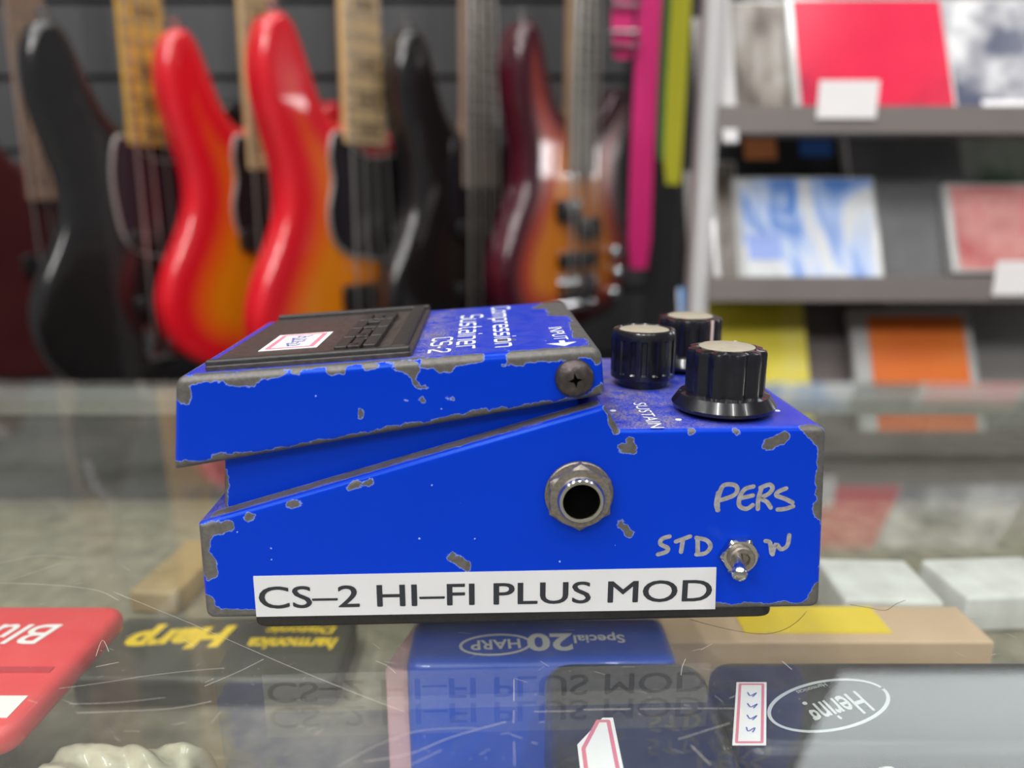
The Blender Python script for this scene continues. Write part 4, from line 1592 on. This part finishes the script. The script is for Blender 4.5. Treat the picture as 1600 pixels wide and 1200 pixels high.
# ------------------------------------------------------------------ guitar straps beside the basses
def strap(px, pyb, y, wd, m, label, ztop=0.62, loop=False, buckles=None, rot=0.15):
    p = at_y(px, pyb, y)
    o = thing('guitar_strap', label, 'strap', (p.x, p.y, p.z), (0, 0, rot), 'guitar straps on the hook')
    mb = MB()
    H = ztop
    n = 18
    vs, fs = [], []
    for i in range(n):
        tt = i / (n - 1)
        z_ = H * tt
        wv = 0.004 * math.sin(tt * 7)
        hw = wd / 2 * (1 if i > 0 else 0.7)
        vs += [(-hw, wv - 0.0012, z_), (hw, wv - 0.0012, z_), (hw, wv + 0.0012, z_), (-hw, wv + 0.0012, z_)]
    for i in range(n - 1):
        for q in range(4):
            fs.append((i * 4 + q, i * 4 + (q + 1) % 4, (i + 1) * 4 + (q + 1) % 4, (i + 1) * 4 + q))
    fs += [(3, 2, 1, 0), tuple((n - 1) * 4 + q for q in range(4))]
    mb.add(vs, fs)
    mb.build('webbing', m, o)
    for zb in (buckles or ()):
        mb = MB()
        mb.tube([(-wd * 0.62, -0.005, zb - 0.008), (wd * 0.62, -0.005, zb - 0.008), (wd * 0.62, -0.005, zb + 0.008), (-wd * 0.62, -0.005, zb + 0.008), (-wd * 0.62, -0.005, zb - 0.008)], 0.003, 8)
        mb.build('buckle', chrome2, o)
    return o


pink = mat('magenta_webbing', (0.62, 0.012, 0.16), 0.6, var=0.08, scale=200)
lime = mat('lime_webbing', (0.48, 0.46, 0.02), 0.6, var=0.08, scale=200)
greenw = mat('green_webbing', (0.04, 0.20, 0.06), 0.6, var=0.08, scale=200)
blackw = mat('black_webbing', (0.012, 0.012, 0.013), 0.7, var=0.15, scale=200)
strap(998, 420, 0.98, 0.029, pink, 'long magenta strap hanging beside the orange bass')
strap(972, 92, 0.97, 0.026, pink, 'short magenta strap end with two chrome buckles', 0.36, buckles=(0.02, 0.065))
strap(1052, 288, 0.99, 0.026, lime, 'lime yellow strap hanging next to the magenta strap', 0.5)
strap(1034, 250, 1.01, 0.016, greenw, 'green strap edge hanging behind the lime yellow strap', 0.48)
strap(1027, 560, 1.03, 0.05, blackw, 'wide black strap hanging behind the magenta strap', 0.75, rot=0.5)
strap(1078, 570, 0.93, 0.045, blackw, 'wide black strap hanging against the disc rack', 0.75, rot=0.1)
strap(985, 330, 1.16, 0.03, blackw, 'black strap hanging behind the buckled magenta strap', 0.55, rot=0.3)
rodp = at_y(1010, 420, 1.0)
hk = thing('strap_rail', 'black rail on the wall from which the straps hang', 'rail', (rodp.x + 0.02, WY, rodp.z + 0.62))
MB().tube([(-0.075, -0.30, 0), (0.14, -0.30, 0)], 0.006, 10).build('bar', blackp, hk)
for sx in (-0.065, 0.13):
    MB().tube([(sx, 0, 0), (sx, -0.30, 0)], 0.006, 10).build('arm', blackp, hk)

# ------------------------------------------------------------------ rack of discs and booklets
RY = 0.66
wmet = mat('white_rack_metal', (0.52, 0.51, 0.51), 0.4, var=0.05, scale=30)
rl = at_y(1128, 430, RY)
lip = [at_y(1300, 168, RY).z, at_y(1300, 434, RY).z]
st = lip[0] - lip[1]
lips = [lip[0] + st * 9, lip[0] + st * 9, lip[0], lip[1], lip[1] - st, lip[1] - 2 * st]
RX0 = rl.x
rk = thing('disc_rack', 'white metal display rack with tilted tiers holding discs and booklets', 'rack', (RX0, RY, 0))
zt = lips[2] + 0.13
for xe in (-0.024, 0.455):
    mb = MB()
    slab(mb, [Vector(p) for p in ((0.0, 0.0), (0.034, 0.0), (0.034, zt), (0.0, zt))], xe, xe + 0.014, 0.001, 1.0, lambda a, b, c: (c, a, b))
    mb.build('end_post', wmet, rk)
MB().box(0.05, 0.452, 0.168, 0.172, 0, zt).build('back_panel', mat('grey_rack_back', (0.20, 0.185, 0.18), 0.5), rk)
taupe = mat('taupe_tray_metal', (0.20, 0.175, 0.165), 0.45, var=0.05, scale=30)
TILT = R(27)
for zl in lips[2:]:
    mb = MB()
    mb.box(-0.012, 0.452, -0.003, 0.0, zl - 0.020, zl + 0.001)
    mb.box(-0.012, 0.452, 0.0, 0.060, zl - 0.020, zl - 0.016)
    mb.build('tray', taupe, rk)
    mb = MB()
    q0, q1 = Vector((0, 0.062, zl - 0.016)), Vector((0, 0.062 + 0.12 * math.sin(TILT), zl - 0.016 + 0.12 * math.cos(TILT)))
    mb.add([(-0.012, q0.y, q0.z), (0.452, q0.y, q0.z), (0.452, q1.y, q1.z), (-0.012, q1.y, q1.z), (-0.012, q0.y + 0.003, q0.z), (0.452, q0.y + 0.003, q0.z), (0.452, q1.y + 0.003, q1.z), (-0.012, q1.y + 0.003, q1.z)],
           [(0, 1, 2, 3), (7, 6, 5, 4), (0, 4, 5, 1), (1, 5, 6, 2), (2, 6, 7, 3), (3, 7, 4, 0)])
    mb.build('back_rest', mat('rack_rest_grey', (0.24, 0.23, 0.22), 0.5), rk)
# strut along the upper left tier
mb = MB()
mb.bar((-0.002, -0.006, lips[2] - 0.028), (-0.002, 0.062, lips[2] + 0.12), 0.012, 0.004)
mb.build('side_strut', wmet, rk)

clear = mat('clear_case_plastic', (0.48, 0.48, 0.47), 0.15, var=0.05, coat=0.4)


def disc(px, tier, wd, ht, m, label, back=0.012, name='disc_case', cat='disc', kind='case', border=0.006, lift=0.0, roll=0.0, edge=None, patch=()):
    """leaning on a tier: px is the picture column of its lower middle"""
    zl = lips[tier] - 0.015 + lift
    y = RY + back
    d = ray(px, 300)
    x = d.x * y
    o = thing(name, label, cat, (x, y, zl), (-TILT, roll, 0), 'discs and booklets on the rack')
    th = 0.010 if kind == 'case' else 0.004
    mb = MB()
    slab(mb, fillet([(-wd / 2, 0, 0.002), (wd / 2, 0, 0.002), (wd / 2, ht, 0.002), (-wd / 2, ht, 0.002)]), 0.0, th, 0.0008, 0.2, XZ)
    mb.build('case' if kind == 'case' else 'pages', edge or (clear if kind == 'case' else M_['paper']), o)
    mb = MB()
    mb.box(-wd / 2 + border, wd / 2 - border * 0.5, -0.0006, 0.0001, border * 0.5, ht - border * 0.5)
    co_ = mb.build('cover', m, o)
    for (x0, x1, z0_, z1_, pm, nm) in patch:
        mb = MB()
        mb.box(wd * x0, wd * x1, -0.0012, -0.0005, ht * z0_, ht * z1_)
        mb.build(nm, pm, co_)
    return o


pinkc = ramp_mat('pink_cover', [(0.32, (0.28, 0.008, 0.04)), (0.45, (0.60, 0.014, 0.055)), (0.60, (0.66, 0.020, 0.065)), (0.72, (0.72, 0.16, 0.22))], 9, 0.25)
whitec = ramp_mat('white_grey_cover', [(0.40, (0.07, 0.08, 0.13)), (0.50, (0.34, 0.34, 0.37)), (0.62, (0.72, 0.72, 0.73))], 18, 0.2)
greyc = ramp_mat('brown_grey_cover', [(0.35, (0.08, 0.06, 0.05)), (0.5, (0.26, 0.235, 0.205)), (0.65, (0.44, 0.42, 0.40))], 14, 0.25, stretch=(3, 1, 1))
bluec = ramp_mat('blue_white_cover', [(0.36, (0.08, 0.22, 0.62)), (0.46, (0.45, 0.56, 0.80)), (0.53, (0.68, 0.70, 0.72)), (0.7, (0.50, 0.51, 0.52))], 14, 0.3, 4, 1.2, stretch=(1.6, 1, 0.7))
darkc = ramp_mat('charcoal_cover', [(0.3, (0.09, 0.09, 0.093)), (0.55, (0.15, 0.15, 0.155)), (0.75, (0.22, 0.22, 0.24))], 12, 0.35)
blackc = ramp_mat('black_cover', [(0.35, (0.022, 0.022, 0.024)), (0.6, (0.05, 0.05, 0.052)), (0.8, (0.25, 0.22, 0.21))], 14, 0.35)
redc = ramp_mat('dusty_red_cover', [(0.35, (0.42, 0.10, 0.10)), (0.52, (0.60, 0.28, 0.26)), (0.68, (0.62, 0.08, 0.14))], 16, 0.35)
greenc = ramp_mat('grey_green_cover', [(0.35, (0.10, 0.20, 0.10)), (0.5, (0.38, 0.40, 0.35)), (0.7, (0.55, 0.55, 0.52))], 14, 0.35)
yelc = ramp_mat('yellow_cover', [(0.35, (0.55, 0.46, 0.03)), (0.52, (0.78, 0.66, 0.06)), (0.7, (0.85, 0.78, 0.32))], 9, 0.35)
orac = ramp_mat('orange_cover', [(0.35, (0.72, 0.13, 0.02)), (0.55, (0.80, 0.19, 0.03)), (0.75, (0.85, 0.30, 0.10))], 8, 0.35)
brownc = ramp_mat('taupe_cover', [(0.35, (0.13, 0.11, 0.10)), (0.55, (0.20, 0.17, 0.165)), (0.7, (0.28, 0.25, 0.24))], 8, 0.4)
palec = ramp_mat('pale_cover', [(0.35, (0.60, 0.56, 0.52)), (0.55, (0.72, 0.70, 0.68)), (0.7, (0.80, 0.78, 0.77))], 9, 0.4)
teal_ = mat('blue_card_edge', (0.02, 0.22, 0.55), 0.4)
orange_spot = mat('orange_print', (0.90, 0.34, 0.13), 0.4)
blue_spot = mat('deep_blue_print', (0.05, 0.17, 0.55), 0.4)
white_p = mat('white_print', (0.85, 0.83, 0.86), 0.35)

# upper tier in view
disc(1200, 2, 0.085, 0.125, greyc, 'brown and grey disc case beside the pink one on the upper tier', 0.020)
disc(1362, 2, 0.136, 0.125, pinkc, 'hot pink disc case on the upper tier of the rack', 0.008, patch=((0.10, 0.45, 0.02, 0.14, white_p, 'white_print'),))
disc(1588, 2, 0.136, 0.125, whitec, 'white and grey disc case next to the hot pink one', 0.010, patch=((-0.25, 0.4, 0.06, 0.20, white_p, 'white_print'),))
# second tier
disc(1240, 3, 0.125, 0.180, blackc, 'black booklet with an orange spot standing behind the blue and white disc case', 0.030, 'booklet', 'booklet', 'book', 0.001, patch=((-0.22, 0.02, 0.72, 0.84, orange_spot, 'orange_spot'), (0.20, 0.44, 0.74, 0.83, blue_spot, 'blue_patch')))
disc(1152, 3, 0.026, 0.128, greyc, 'narrow grey disc case at the end of the middle tier', 0.016)
disc(1286, 3, 0.128, 0.112, bluec, 'blue and white disc case at the front of the middle tier', 0.008, patch=((-0.42, -0.2, 0.28, 0.5, mat('pale_blue_print', (0.28, 0.38, 0.75), 0.4), 'pale_blue_patch'),))
disc(1460, 3, 0.105, 0.165, darkc, 'charcoal booklet between the blue and the red ones on the middle tier', 0.018, 'booklet', 'booklet', 'book', 0.001)
disc(1600, 3, 0.100, 0.085, redc, 'dusty red disc case at the front of the middle tier', 0.014, lift=0.018)
disc(1620, 3, 0.125, 0.172, greenc, 'grey green booklet standing behind the dusty red disc case', 0.040, 'booklet', 'booklet', 'book', 0.001)
# lower tier, mostly below the counter's edge
disc(1222, 4, 0.100, 0.150, yelc, 'yellow booklet on the lower tier of the rack', 0.012, 'booklet', 'booklet', 'book', 0.001)
disc(1130, 4, 0.040, 0.150, teal_, 'narrow bright blue booklet at the end of the lower tier', 0.020, 'booklet', 'booklet', 'book', 0.001)
disc(1345, 4, 0.125, 0.160, brownc, 'taupe booklet between the yellow and the orange ones', 0.040, 'booklet', 'booklet', 'book', 0.001)
disc(1500, 4, 0.115, 0.130, orac, 'orange disc case in a pale frame on the lower tier', 0.010, border=0.016)
# price card on the lip
p = at_y(1326, 155, RY - 0.006)
o = MB().box(-0.024, 0.024, -0.0006, 0.0006, -0.0145, 0.0145).build('price_card', M_['paper'])
o.location = (p.x, RY - 0.0045, p.z)
tag(o, 'white price card clipped to the lip below the pink disc case', 'card')
p = at_y(1600, 435, RY - 0.006)
o = MB().box(-0.024, 0.024, -0.0006, 0.0006, -0.0145, 0.0145).build('price_card', M_['paper'])
o.location = (p.x, RY - 0.0045, p.z)
tag(o, 'white price card clipped to the lip below the dusty red disc case', 'card')
